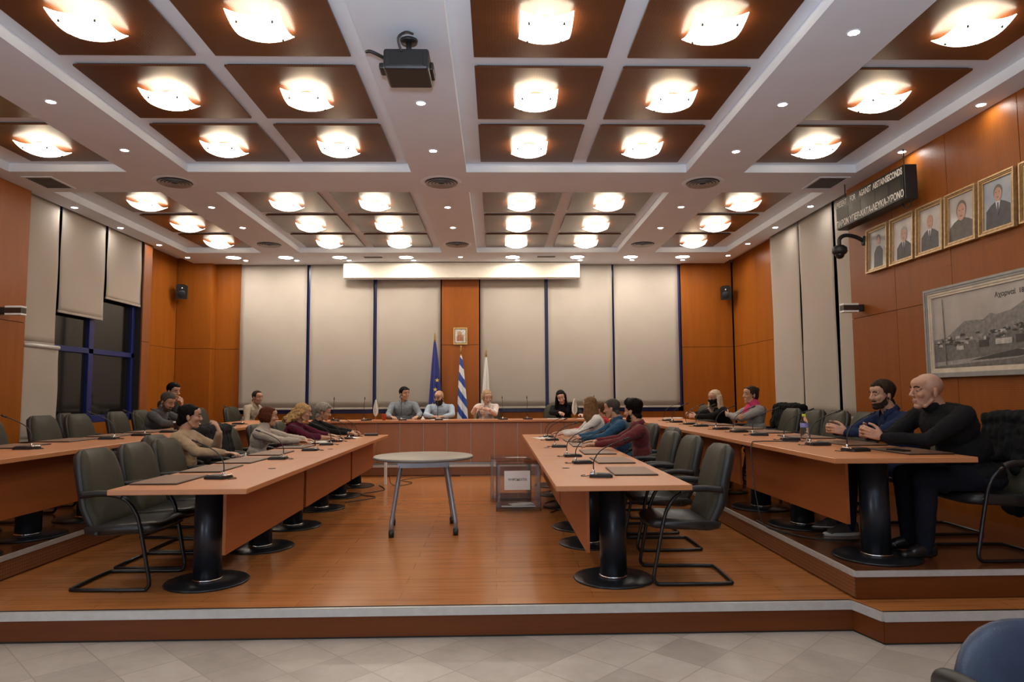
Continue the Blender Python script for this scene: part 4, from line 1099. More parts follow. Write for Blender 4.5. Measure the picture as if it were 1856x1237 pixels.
# ================================================================== people
def capsule(bm, p0, p1, r0, r1=None, seg=12, rings=4, flat=None):
    """tapered capsule; flat = (axis, factor) squashes it along one direction"""
    r1 = r0 if r1 is None else r1
    p0, p1 = V(p0), V(p1); d = p1 - p0; L = d.length
    if L < 1e-5: d = V((0, 0, 1)); L = 0
    z = d.normalized()
    if flat: x = V(flat[0]); x = (x - z * x.dot(z)); x = x.normalized() if x.length > 1e-4 else z.orthogonal().normalized(); fx = flat[1]
    else: x = z.orthogonal().normalized(); fx = 1.
    y = z.cross(x); R_ = []
    prof = [(r0 * math.sin(a), -r0 * math.cos(a)) for a in [PI / 2 * (i + .0) / rings for i in range(1, rings + 1)]] + [(r1 * math.cos(a), L + r1 * math.sin(a)) for a in [PI / 2 * i / rings for i in range(0, rings)]]
    b = bm.verts.new(p0 - z * r0); t = bm.verts.new(p1 + z * r1)
    for r, h in prof: R_.append([bm.verts.new(p0 + z * h + x * (r * fx * math.cos(2 * PI * k / seg)) + y * (r * math.sin(2 * PI * k / seg))) for k in range(seg)])
    for A, B in zip(R_, R_[1:]):
        for k in range(seg): bm.faces.new((A[k], A[(k + 1) % seg], B[(k + 1) % seg], B[k]))
    for k in range(seg):
        bm.faces.new((b, R_[0][(k + 1) % seg], R_[0][k])); bm.faces.new((t, R_[-1][k], R_[-1][(k + 1) % seg]))

def ellipsoid(bm, c, r, M=None, u=18, w=12):
    T = Matrix.Translation(V(c)) @ (M.to_4x4() if M is not None else Matrix.Identity(4)) @ Matrix.Diagonal((*r, 1))
    bmesh.ops.create_uvsphere(bm, u_segments=u, v_segments=w, radius=1., matrix=T)

def remesh(bm, vox, smooth, name):
    """fuse overlapping volumes into one continuous skin"""
    me = bpy.data.meshes.new('t'); bm.to_mesh(me); bm.free()
    o = bpy.data.objects.new('t', me); COL.objects.link(o)
    r = o.modifiers.new('r', 'REMESH'); r.mode = 'VOXEL'; r.voxel_size = vox; r.use_smooth_shade = True
    s = o.modifiers.new('s', 'SMOOTH'); s.iterations = smooth; s.factor = .5
    dg = bpy.context.evaluated_depsgraph_get()
    out = bpy.data.meshes.new_from_object(o.evaluated_get(dg)); out.name = name
    bpy.data.objects.remove(o); bpy.data.meshes.remove(me)
    return out

def link(me, name, mats, parent):
    me.materials.clear()
    for m in mats: me.materials.append(MT[m])
    for p in me.polygons: p.use_smooth = True
    o = bpy.data.objects.new(name, me); COL.objects.link(o); o.parent = parent
    return o

def wrinkle(me, amp, sc, seed=0., stretch=(1, 1, 1)):
    me.update(); ns = [v.normal.copy() for v in me.vertices]
    off = V((seed * 3.1, seed * 1.7, seed))
    for v, n in zip(me.vertices, ns):
        q = V((v.co.x * stretch[0], v.co.y * stretch[1], v.co.z * stretch[2])) * sc + off
        v.co += n * (amp * (mnoise.noise(q) + .5 * mnoise.noise(q * 2.3)))

def ik(a, c, l1, l2, pole):
    d = c - a; L = d.length; mx = (l1 + l2) * .93
    if L > mx:                      # keep the hand at its height, draw it in along the desk
        dz = d.z; h = V((d.x, d.y, 0)); hl = math.sqrt(max(.01, mx * mx - dz * dz)) if abs(dz) < mx else .05
        c = a + h.normalized() * hl + V((0, 0, dz)); d = c - a; L = d.length
    z = d.normalized(); x = (l1 * l1 - l2 * l2 + L * L) / (2 * L); h = math.sqrt(max(0, l1 * l1 - x * x))
    p = V(pole); p = (p - z * p.dot(z)).normalized()
    return a + z * x + p * h, c

def hand(bm, wrist, d, n, s, curl, spread=.1, scale=1.):
    """wrist, finger direction, palm normal, s = thumb side vector sign (+1: thumb on d x n side)"""
    d = V(d).normalized(); n = V(n); n = (n - d * n.dot(d)).normalized(); side = d.cross(n) * s; k = scale
    capsule(bm, wrist - d * .01, wrist + d * .03, .024 * k, .026 * k, flat=(n, .72))
    for i, o in enumerate((.028, .010, -.009, -.027)):
        base = wrist + d * (.088 - .006 * abs(i - 1)) * k + side * (o * k)
        capsule(bm, wrist + d * .02 * k + side * (o * .6 * k), base, .0145 * k, .0115 * k, flat=(n, .9))
        ln = (.041, .046, .043, .034)[i] * k; dd = d + side * (spread * (1.2 - i * .8)); dd.normalize(); p = base; c = curl * (1 + .12 * i)
        ax = n.cross(dd).normalized()
        for j, (f, r) in enumerate(((1., .0102), (.62, .0094), (.5, .0084))):
            ang = c * (.7, 1.0, .7)[j]
            dd = (dd * math.cos(ang) + n * math.sin(ang)).normalized() if j == 0 else (Matrix.Rotation(-ang, 3, ax) @ dd if (Matrix.Rotation(-ang, 3, ax) @ dd).dot(n) > dd.dot(n) else Matrix.Rotation(ang, 3, ax) @ dd)
            q = p + dd * ln * f; capsule(bm, p, q, r * k, r * .93 * k, 10, 3); p = q
    t0 = wrist + d * .028 * k + side * .022 * k; t1 = t0 + (d * .55 + side * .75 + n * .25).normalized() * .04 * k
    t2 = t1 + (d * .85 + side * .3 + n * .35).normalized() * .034 * k; t3 = t2 + (d * .95 + n * .3).normalized() * .026 * k
    capsule(bm, t0 - d * .01, t1, .0155 * k, .0125 * k, 10, 3); capsule(bm, t1, t2, .0118 * k, .0108 * k, 10, 3); capsule(bm, t2, t3, .0106 * k, .0092 * k, 10, 3)

def skin_mat(name, col, rough=.5):
    m, nt, b = new_mat(name); v = coords(nt)
    nt.links.new(ramp(nt, noise_tex(nt, v, 22, 4), [(.3, (col[0] * .88, col[1] * .82, col[2] * .8)), (.7, col)]), b.inputs['Base Color'])
    b.inputs['Roughness'].default_value = rough; b.inputs['Subsurface Weight'].default_value = .0
    bump(nt, b, noise_tex(nt, v, 240), .06); return m
MT['skin'] = skin_mat('skin', (.46, .265, .175)); MT['skin_pale'] = skin_mat('skin_pale', (.58, .36, .27)); MT['skin_tan'] = skin_mat('skin_tan', (.44, .235, .15))
MT['lips'] = plain('lips', (.36, .16, .12), .5); MT['stubble_skin'] = skin_mat('stubble_skin', (.3, .19, .145)); MT['shaved_skin'] = skin_mat('shaved_skin', (.44, .27, .195))
MT['eye_white'] = plain('eye_white', (.24, .19, .16), .6); MT['iris'] = plain('iris', (.02, .014, .01), .15)
def hair_mat(name, col, rough=.55):
    m, nt, b = new_mat(name); v = coords(nt, scale=(60, 60, 9))
    f = noise_tex(nt, v, 1.6, 4, .7)
    nt.links.new(ramp(nt, f, [(.3, mul(col, .45)), (.52, col), (.75, mul(col, 1.6))]), b.inputs['Base Color'])
    b.inputs['Roughness'].default_value = rough; b.inputs['Specular IOR Level'].default_value = .06; bump(nt, b, f, .5, .006); return m
for n_, c_ in (('hair_black', (.006, .005, .0045)), ('hair_dark', (.03, .02, .014)), ('hair_brown', (.1, .055, .028)), ('hair_auburn', (.085, .024, .012)), ('hair_blond', (.42, .27, .12)), ('hair_platinum', (.58, .44, .3)),
               ('hair_long', (.17, .095, .045)), ('hair_grey', (.26, .24, .22)), ('hair_pepper', (.06, .052, .046)), ('hair_ash', (.38, .26, .14))): MT[n_] = hair_mat(n_, c_)
def cloth(name, col, rough=.88, weave=420): MT[name] = plain(name, col, rough, var=.14, scale=9, bmp=.12, bscale=weave, sheen=.15 if max(col) > .1 else 0., spec=.12)

def person(label, loc, rz, zf=0., lean=.1, side=0., twist=0., head=(0, 0, 0), top='shirt', pants='jeans', skin='skin', hair=None, hairm='hair_dark', beard=None, hl=None, hr=None, ph=.5,
           hands=(((1, 0, 0), (0, 0, -1), .35), ((1, 0, 0), (0, 0, -1), .35)), size=1., girth=1., vox=.0065, sleeve=1., collar=None, shoes='shoe_black', extra=None, female=False, cuff=None, feet=.42, hdrop=.012, wr=.007):
    """seated figure facing +x. hl/hr: wrist targets in world coordinates; head = (yaw, pitch, roll)"""
    t = thing('person', label, 'person', (loc[0], loc[1], zf), rz)
    W = Matrix.Translation((loc[0], loc[1], zf)) @ Matrix.Rotation(rz, 4, 'Z'); Wi = W.inverted()
    k = size; S = lambda x, y, z: V((x, y, z))
    rl = Matrix.Rotation(side, 3, 'X')
    def along(p, th, d): return p + rl @ V((math.sin(th), 0, math.cos(th))) * d
    pel = V((-.06, 0, ph)); wst = along(pel, lean * .6, .2 * k); ch = along(wst, lean * 1.1, .19 * k); nb = along(ch, lean * 1.2, .125 * k)
    up = (nb - wst).normalized(); tw = Matrix.Rotation(twist, 3, up); lat = tw @ (rl @ V((0, 1, 0))); fwd = lat.cross(up).normalized(); lat = up.cross(fwd).normalized()
    TM = Matrix((fwd, lat, up)).transposed()
    sw = (.165 if female else .19) * k * (1 + (girth - 1) * .4); sh = {s: nb - up * .055 * k + lat * (s * sw) - fwd * .005 for s in (-1, 1)}
    HM = (Euler((0, 0, head[0])).to_matrix() @ Euler((0, head[1], 0)).to_matrix() @ Euler((head[2], 0, 0)).to_matrix())
    hc = nb + up * (.075 - hdrop) * k + V((.015, 0, .055)) * k + HM @ V((.03, 0, .035)) * k
    H = lambda x, y, z: hc + HM @ (V((x, y, z)) * k)
    # legs
    kn, an = {}, {}
    for s in (-1, 1):
        hip = pel + V((.0, s * .09, -.02)); kn[s] = V((feet - .0, s * (.13 if not female else .1), ph + .0)); an[s] = V((feet + .02 * s + .0, s * .13, .085))
    # arms
    el, wri = {}, {}
    dflt = {1: W @ V((.42, .16, .8)), -1: W @ V((.42, -.16, .8))}
    for s, tgt in ((1, hl), (-1, hr)):
        tg = Wi @ V(tgt) if tgt else Wi @ dflt[s]
        for q in range(9):              # swing the elbow outwards until it clears the desk top
            el[s], wri[s] = ik(sh[s], tg, .285 * k, .255 * k, V((-.35, s * (.55 + q * .25), -1 + q * .16)))
            if el[s].z > min(wri[s].z, .81 + (W.translation.z * 0)) + .015 or el[s].x < .1: break
    g = girth
    # ---- the body: one continuous skin
    bm = bmesh.new()
    ellipsoid(bm, pel, (.11 * g, .15 * g, .1)); ellipsoid(bm, wst, (.09 * g, .13 * g, .12), TM); ellipsoid(bm, ch, (.095 * g, .15 * g, .15), TM)
    capsule(bm, sh[-1], sh[1], .05, .05); capsule(bm, ch, nb + up * .02, .07, .055)
    capsule(bm, nb - up * .02, H(-.03, 0, -.06), (.052 if female else .061) * (.6 + .4 * g), (.05 if female else .058) * (.6 + .4 * g), 14)
    for s in (-1, 1):
        capsule(bm, sh[s], el[s], .043 * (.5 + .5 * g), .034); capsule(bm, el[s], wri[s], .034, .024)
        d, n, c = hands[0] if s == 1 else hands[1]
        d = Wi.to_3x3() @ V(d) if len(hands) < 3 else V(d); n = Wi.to_3x3() @ V(n) if len(hands) < 3 else V(n)
        hand(bm, wri[s], d, n, -s, c, scale=.92 if female else 1.)
        capsule(bm, pel + V((0, s * .085, -.02)), kn[s], .072 * g, .05); capsule(bm, kn[s], an[s], .048, .034); capsule(bm, an[s], an[s] + V((.12, 0, -.045)), .03, .022)
    # head
    f_ = .93 if female else 1.; jw = .9 if female else 1.
    ellipsoid(bm, H(-.014, 0, .036), (.096 * k, .077 * k, .083 * k), HM); ellipsoid(bm, H(.03, 0, -.022), (.058 * k, .062 * f_ * k, .085 * k), HM)
    ellipsoid(bm, H(.022, 0, -.062), (.055 * k, .056 * jw * k, .046 * k), HM); ellipsoid(bm, H(.064, 0, -.098), (.026 * k, .029 * jw * k, .021 * k), HM); ellipsoid(bm, H(.05, 0, -.074), (.036 * k, .042 * jw * k, .034 * k), HM)
    ellipsoid(bm, H(.04, 0, .052), (.055 * k, .062 * k, .045 * k), HM)
    for s in (-1, 1):
        capsule(bm, H(.083, s * .012, .027), H(.07, s * .047, .022), .011 * k, .009 * k); ellipsoid(bm, H(.062, s * .04, -.022), (.026 * k, .022 * k, .022 * k), HM)
        capsule(bm, H(.0, s * .054, -.058), H(.04, s * .034, -.098), .013 * k, .014 * k)
        capsule(bm, H(.0835, s * .019, .013), H(.0765, s * .045, .0115), .0058 * k, .0052 * k); capsule(bm, H(.081, s * .02, -.0085), H(.0745, s * .044, -.0075), .0048 * k, .0046 * k)
        ellipsoid(bm, H(-.012, s * .08, -.012), (.02 * k, .0085 * k, .033 * k), HM @ Euler((0, -.2, s * .35)).to_matrix())
        ellipsoid(bm, H(.101, s * .011, -.028), (.011 * k, .009 * k, .0085 * k), HM)
    capsule(bm, H(.086, 0, .018), H(.109, 0, -.022), .0085 * k, .012 * k)
    capsule(bm, H(.084, -.018, -.059), H(.084, .018, -.059), .0072 * k); capsule(bm, H(.083, -.014, -.07), H(.083, .014, -.07), .0078 * k)
    me = remesh(bm, vox, 3, 'body')
    def settle(mesh, z0):               # the seat presses the underside flat
        for v in mesh.vertices:
            if v.co.x < .24 and v.co.z < z0 and v.co.z > .3: v.co.z = z0 + (v.co.z - z0) * .04
    settle(me, .484)
    Hi = HM.transposed()
    def hl_(p): return (Hi @ (p - hc)) / k
    body = link(me, 'body', [skin, 'lips', 'stubble_skin' if hair != 'shaved' else 'shaved_skin'], t)
    for p in me.polygons:
        q = hl_(p.center)
        if abs(q.y) < .023 and q.x > .083 and -.075 < q.z < -.053: p.material_index = 1
        elif beard == 'stubble' and q.x > -.005 and -.125 < q.z < -.035 and not (q.x > .097) and (abs(q.y) > .02 or q.z < -.04): p.material_index = 2
        elif hair == 'shaved' and q.z > .03 + .04 * (q.x > .03) and (q.x < .045): p.material_index = 2
    # eyes and brows
    for s in (-1, 1):
        b = MB(); b.sphere(H(.0745, s * .031, .004), .0104 * k, 12, 8); e = b.build('eye', 'eye_white', t)
        b = MB(); b.sphere(H(.0815, s * .031, .0035), (.0056 * k,) * 3, 10, 6); b.build('iris', 'iris', e)
        b = MB(); b.tube([H(.094, s * .014, .028), H(.09, s * .032, .034), H(.074, s * .05, .027)], (.0034 if female else .0046) * k, seg=6, sub=3); b.build('eyebrow', hairm if hairm not in ('hair_platinum', 'hair_blond') else 'hair_brown', t)
    # ---- hair and beard as shells grown from the scalp
    def shell(name, pred, thick, mat, nz=.0, freq=60.):
        sel = [p for p in me.polygons if pred(hl_(p.center)) > 0]
        if not sel: return
        idx = {}; bb = bmesh.new(); me.update()
        cnt = {}
        for p in sel:
            for vi in p.vertices: cnt[vi] = cnt.get(vi, 0) + 1
        outer, inner = {}, {}
        for vi in cnt:
            v = me.vertices[vi]; q = hl_(v.co); w = max(0., min(1., pred(q) / .02)); w = math.sqrt(w)
            h = thick(q) if callable(thick) else thick
            outer[vi] = bb.verts.new(v.co + v.normal * (.0012 + h * w + (nz * w * mnoise.noise(V((q.x, q.y, q.z * .35)) * freq) if nz else 0)))
            inner[vi] = bb.verts.new(v.co - v.normal * .004)
        ec = {}
        for p in sel:
            vs = list(p.vertices)
            bb.faces.new([outer[i] for i in vs]); bb.faces.new([inner[i] for i in vs[::-1]])
            for a, b_ in zip(vs, vs[1:] + vs[:1]): ec[(a, b_)] = 1
        for a, b_ in ec:
            if (b_, a) not in ec: bb.faces.new((outer[b_], outer[a], inner[a], inner[b_]))
        m2 = bpy.data.meshes.new(name); bb.to_mesh(m2); bb.free()
        return link(m2, name, [mat], t)
    def scalp(front=.078, side_=-.02, back=-.085, rec=0.):
        def f(q):
            # hairline height by position around the head
            if q.x > .03: z = front + rec * (1 if abs(q.y) > .025 else 0) - .25 * max(0, abs(q.y) - .045) - (.0 if q.x > .05 else (.05 - q.x) * 1.2)
            elif q.x > -.02: z = side_ + (.03 - side_) * max(0, (q.x + .02) / .05)
            else: z = side_ + (back - side_) * min(1, (-.02 - q.x) / .05)
            if abs(q.y) > .072 and q.x > -.035 and q.z < .016: return -1
            return q.z - z + .007 * mnoise.noise(V((q.x, q.y, q.z)) * 90)
        return f
    if hair == 'short': shell('hair', scalp(), lambda q: .007 + .012 * max(0, min(1, (q.z - .02) / .07)), hairm, .004)
    elif hair == 'cropped': shell('hair', scalp(), lambda q: .003 + .006 * max(0, min(1, (q.z - .02) / .07)), hairm, .002)
    elif hair == 'receding': shell('hair', scalp(.1, -.02, -.08, .01), lambda q: .006 + .006 * max(0, min(1, (q.z - .02) / .07)), hairm, .003)
    elif hair == 'quiff': shell('hair', scalp(.076), lambda q: .008 + .03 * max(0, min(1, (q.z - .03) / .06)) * (1 + .4 * (q.x > .02)), hairm, .006, 40.)
    elif hair == 'thick': shell('hair', scalp(.074, -.04, -.1), lambda q: .012 + .022 * max(0, min(1, (q.z + .02) / .09)), hairm, .009, 45.)
    elif hair in ('long', 'curly', 'bob', 'bun', 'tied'):
        hb = bmesh.new(); rnd = random.Random(hash(label) % 1000 if False else len(label))
        ellipsoid(hb, H(-.026, 0, .044), (.1 * k, .086 * k, .085 * k), HM); ellipsoid(hb, H(-.05, 0, .0), (.07 * k, .08 * k, .085 * k), HM)
        capsule(hb, H(.05, .03, .088), H(.0, .074, .02), .018 * k, .016 * k); capsule(hb, H(.05, -.03, .088), H(.0, -.074, .02), .018 * k, .016 * k); capsule(hb, H(.052, -.03, .09), H(.052, .03, .09), .017 * k)
        if hair == 'bun':
            ellipsoid(hb, H(-.105, 0, .07), (.036 * k, .04 * k, .036 * k), HM); ellipsoid(hb, H(-.06, 0, -.045), (.045 * k, .055 * k, .05 * k), HM)
        elif hair == 'tied':
            ellipsoid(hb, H(-.06, 0, -.04), (.05 * k, .062 * k, .06 * k), HM); ellipsoid(hb, H(-.09, 0, -.06), (.045 * k, .045 * k, .045 * k), HM)
        else:
            ln = {'long': .36, 'curly': .2, 'bob': .085}[hair]; nst = {'long': 19, 'curly': 26, 'bob': 17}[hair]
            for i in range(nst):
                a = PI * (.4 + 1.2 * i / (nst - 1)); lx, ly = math.cos(a), math.sin(a)
                p0 = H(-.02 + .085 * lx, .082 * ly, .02); L = ln * rnd.uniform(.85, 1.1) * k
                outw = (HM @ V((lx, ly, 0))).normalized(); dn = V((0, 0, -1)); back = (-fwd)
                p1 = p0 + dn * L * .5 + outw * (.02 if hair != 'bob' else .008) * k; 
                # lie on the back and shoulders instead of passing through them
                p2 = p0 + dn * L + outw * (.03 if hair != 'bob' else -.012) * k + (back * max(0., lean) * .28 * (ln > .15) + back * .03 * (ln > .15))
                if hair == 'curly':
                    pts = [p0.lerp(p2, j / 6) + outw * (.022 * math.sin(j * 2.1 + i)) + V((.012 * math.cos(j * 1.8 + i * 2), .014 * math.sin(j * 2.3 + i * 1.3), 0)) for j in range(7)]
                    for a_, b_ in zip(pts, pts[1:]): capsule(hb, a_, b_, .02 * k, .018 * k, 8, 3)
                else:
                    r0 = .021 if hair == 'long' else .024
                    capsule(hb, p0, p1, r0 * k, .02 * k, 9, 3); capsule(hb, p1, p2, .02 * k, .011 * k if hair == 'long' else .016 * k, 9, 3)
        hm = remesh(hb, .0065, 3, 'hair'); wrinkle(hm, .006 if hair == 'curly' else .0035, 60 if hair == 'curly' else 75, 1., (1, 1, .25 if hair != 'curly' else .8)); link(hm, 'hair', [hairm], t)
    if beard == 'full':
        def bf(q):
            z_top = -.04 if q.x > .055 else -.015 - .3 * (.055 - q.x) * 0
            if q.x < -.0 or q.z < -.13 or (q.z < -.085 and q.x < .03): return -1
            if q.x > .09 and abs(q.y) < .022 and -.078 < q.z < -.053: return -1
            if q.x > .095 and q.z > -.046: return -1
            return min(z_top - q.z, .02 + (q.x * .4))
        shell('beard', bf, lambda q: .007 + .014 * max(0, min(1, (-.06 - q.z) / .05)), hairm, .003)
    elif beard == 'short':
        def bf(q):
            if q.x < .0 or q.z < -.118 or (q.z < -.085 and q.x < .022): return -1
            if q.x > .09 and abs(q.y) < .02 and -.078 < q.z < -.053: return -1
            if q.x > .095 and q.z > -.046: return -1
            if q.x > .078 and -.056 < q.z < -.043 and abs(q.y) < .03: return .006
            return min(-.012 - .052 * max(0., min(1., q.x / .06)) - q.z, .02 + q.x * .4)
        shell('beard', bf, .003, hairm, .0015)
    elif beard == 'mask':
        shell('face_mask', lambda q: min(.0 - q.z, q.x - .012, q.z + .118) if q.x > .01 else -1, .005, 'mask_black')
    # ---- clothes
    bm = bmesh.new(); e = .012
    ellipsoid(bm, pel + V((0, 0, .03)), (.128 * g, .165 * g, .11)); ellipsoid(bm, wst, (.112 * g, .148 * g, .15), TM); ellipsoid(bm, ch - up * .01, (.115 * g, .168 * g, .17), TM)
    capsule(bm, wst, ch, .1 * g, .11 * g, flat=(fwd, 1.0))
    capsule(bm, sh[-1] - up * .008, sh[1] - up * .008, .062, .062); capsule(bm, ch + up * .02, nb - up * .03, .1, .07)
    for s in (-1, 1):
        capsule(bm, nb - up * .025 + lat * s * .035, sh[s] + up * .004, .05, .056)
        capsule(bm, sh[s], el[s], .063 * (.6 + .4 * g), .05)
        if sleeve > .05:
            e2 = el[s].lerp(wri[s], min(sleeve, .97)); capsule(bm, el[s], e2, .05, .036 if sleeve > .8 else .045)
    if female:
        for s in (-1, 1): ellipsoid(bm, ch + fwd * .075 + lat * s * .07 + up * .0, (.062, .065, .062), TM)
    if collar == 'turtle': capsule(bm, nb - up * .03, H(-.028, 0, -.09), .074, .068)
    elif collar == 'shirt':
        for a in range(10):
            an_ = (a / 9 * 1.5 + .25) * PI; q = nb + up * .028 + lat * (.068 * math.sin(an_ + PI / 2 * 0 + .0)) + fwd * (.06 * math.cos(an_))
            capsule(bm, q - up * .03, q + up * .012, .013)
    else: capsule(bm, nb - up * .045, nb - up * (.022 if female else .004), .078, .07)
    cm = remesh(bm, .0085, 3, 'top'); wrinkle(cm, wr, 13, len(label) * .37); wrinkle(cm, wr * .4, 34, 3.); settle(cm, .472)
    link(cm, {'jacket': 'jacket'}.get(top, 'top'), [top], t)
    if collar == 'scarf':
        sb = bmesh.new(); capsule(sb, nb - up * .005, H(-.025, 0, -.095), .082, .074); capsule(sb, nb + fwd * .07, ch + fwd * .13 + up * .05, .04, .05)
        sm = remesh(sb, .008, 3, 'scarf'); wrinkle(sm, .008, 30); link(sm, 'scarf', [cuff or top], t)
    if collar == 'shirt':               # folded collar, button strip
        from mathutils.bvhtree import BVHTree
        def cf(u, v):
            a = (.07 + .86 * u) * 2 * PI; end = abs(2 * u - 1) ** 6
            rr, hh = ((.066, -.012), (.064, .03), (.072, .032), (.088 + .012 * end, -.008 - .035 * end))[min(3, int(v * 3 + .5))]
            return nb + up * (hh + .012 - .012 * math.cos(a)) + lat * (rr * math.sin(a)) + fwd * (rr * math.cos(a) * 1.02 + .004)
        b = MB(); b.grid(cf, 28, 3, .002); b.build('collar', top, t, smooth=True)
        tree = BVHTree.FromPolygons([v.co.copy() for v in cm.vertices], [tuple(p.vertices) for p in cm.polygons])
        rows = []
        for i in range(12):
            o = nb - up * (.05 + .034 * i)
            pts = [tree.ray_cast(o + fwd * .5 + lat * w_, -fwd)[0] for w_ in (-.014, .014)]
            if all(pts): rows.append([p + fwd * .003 for p in pts])
        if len(rows) > 3:
            b = MB(); g_ = [[b.bm.verts.new(p) for p in r] + [b.bm.verts.new(p - fwd * .004) for p in r[::-1]] for r in rows]
            for A, B in zip(g_, g_[1:]):
                for q in range(4): b.bm.faces.new((A[q], A[(q + 1) % 4], B[(q + 1) % 4], B[q]))
            pl = b.build('placket', top, t)
            for r in rows[1::3]:
                b = MB(); b.sphere((r[0] + r[1]) / 2 + fwd * .001, .0045, 8, 6); b.build('button', 'shirt_print', pl)
    bm = bmesh.new(); ellipsoid(bm, pel - V((0, 0, .01)), (.128 * g, .168 * g, .1))
    for s in (-1, 1):
        capsule(bm, pel + V((.0, s * .088, -.015)), kn[s], .088 * g, .066 * (.5 + .5 * g)); capsule(bm, kn[s], an[s] + V((.01, 0, -.02)), .066 * (.5 + .5 * g), .054)
    pm = remesh(bm, .0095, 3, 'trousers'); wrinkle(pm, .005, 16, 2.); settle(pm, .475); link(pm, 'trousers', [pants], t)
    for s in (-1, 1):
        b = bmesh.new(); a = an[s]; capsule(b, a + V((-.03, 0, -.04)), a + V((.17, s * .02, -.052)), .042, .034, flat=((0, 0, 1), .9)); capsule(b, a + V((-.02, 0, -.01)), a + V((.1, s * .012, -.035)), .049, .041)
        sm = remesh(b, .008, 2, 'shoe')
        for v in sm.vertices: v.co.z = max(v.co.z, .004)
        so = link(sm, 'shoe', [shoes], t)
        if shoes != 'shoe_black':
            z = MB(); z.prism([(x * 1.02, y) for x, y in ell(a.x + .07, a.y + s * .01, .15, .047)], .001, .026, bev=.006); z.build('sole', 'white', so)
    if cuff and collar != 'scarf':
        for s in (-1, 1):
            b = MB(); w_ = el[s].lerp(wri[s], .93); b.cyl(w_, el[s].lerp(wri[s], 1.0), .033, .031, seg=16); b.build('cuff', cuff, t)
    t['_h'] = 0; del t['_h']
    return dict(t=t, H=H, HM=HM, ch=ch, nb=nb, up=up, fwd=fwd, lat=lat, el=el, wri=wri, W=W)
for n_, c_ in (('burgundy', (.115, .022, .026)), ('blue_shirt', (.022, .075, .15)), ('navy', (.014, .022, .06)), ('white_top', (.62, .61, .6)), ('red_top', (.4, .016, .02)), ('black_top', (.009, .009, .01)), ('grey_knit', (.085, .085, .088)),
               ('beige_knit', (.35, .25, .16)), ('beige_shirt', (.36, .29, .22)), ('maroon_knit', (.085, .012, .028)), ('greyblue_shirt', (.2, .23, .26)), ('pale_blue', (.36, .43, .52)), ('pink_white', (.66, .56, .52)), ('light_grey', (.27, .26, .25)),
               ('pink', (.6, .06, .16)), ('jeans', (.008, .0095, .016)), ('dark_trousers', (.012, .012, .014)), ('cream_top', (.42, .37, .31)), ('mask_black', (.01, .01, .011)), ('coat_black', (.008, .008, .009)), ('coat_char', (.02, .02, .022))): cloth(n_, c_)
MT['shoe_black'] = plain('shoe_black', (.012, .012, .012), .35); MT['shoe_grey'] = plain('shoe_grey', (.09, .075, .065), .8); MT['shoe_white'] = plain('shoe_white', (.6, .6, .58), .5)
class _Seat:
    def put(s, loc, rz, label): return CH.put((loc[0] - .09 * math.cos(rz), loc[1] - .09 * math.sin(rz), loc[2]), rz, label)
SEAT = _Seat()
DT, DP = .80, ZP + .80            # height of a wrist resting on the inner desks / on the raised desks
DN = (0, 0, -1)
FX, BX = (1, 0, 0), (-1, 0, 0)
# ---- right inner row
SEAT.put((1.6, 7.72, 0), PI, 'dark chair of the man in the burgundy shirt'); SEAT.put((1.6, 8.72, 0), PI, 'chair of the man in the blue shirt at the right inner desk')
SEAT.put((1.5, 9.52, 0), PI, 'chair of the long haired woman in white'); SEAT.put((1.6, 10.25, 0), PI, 'chair of the person in red at the right inner desk')
person('man in a burgundy shirt with dark quiffed hair at the right inner desk', (1.6, 7.72), PI, 0, lean=.12, twist=-.15, head=(-.75, .08, 0), top='burgundy', hair='quiff', hairm='hair_black', beard='short', collar='shirt',
       hl=(1.0, 7.55, DT), hr=(.99, 8.15, DT), hands=(((-.9, .3, 0), DN, .3), ((-1, .0, 0), DN, .2)), ph=.49, vox=.006)
person('man in a blue shirt with short greying hair at the right inner desk', (1.58, 8.72), PI, 0, lean=.2, head=(-.5, .15, 0), top='blue_shirt', hair='cropped', hairm='hair_pepper', collar='shirt', girth=1.08,
       hl=(1.0, 8.6, DT), hr=(1.0, 8.95, DT), hands=(((-.8, .5, 0), DN, .35), ((-.9, -.3, 0), DN, .35)), ph=.51)
person('woman with long straight brown hair and a white top at the right inner desk', (1.4, 9.5), PI, 0, lean=.22, head=(-.9, .15, 0), top='white_top', hair='long', hairm='hair_long', female=True, size=.97,
       hl=(.88, 9.5, DT), hr=(.9, 9.8, DT), hands=(((-1, .1, 0), DN, .3), ((-1, 0, .1), DN, .3)), ph=.56, shoes='shoe_white')
person('person in a red top mostly hidden behind the long haired woman', (1.6, 10.25), PI, 0, lean=.14, head=(-.2, .2, 0), top='red_top', hair='short', hairm='hair_brown', female=True, size=.93,
       hl=(.86, 10.12, DT), hr=(.85, 10.3, DT), hands=(((-1, .1, .1), DN, .5), ((-1, 0, .25), DN, .6)), ph=.5)
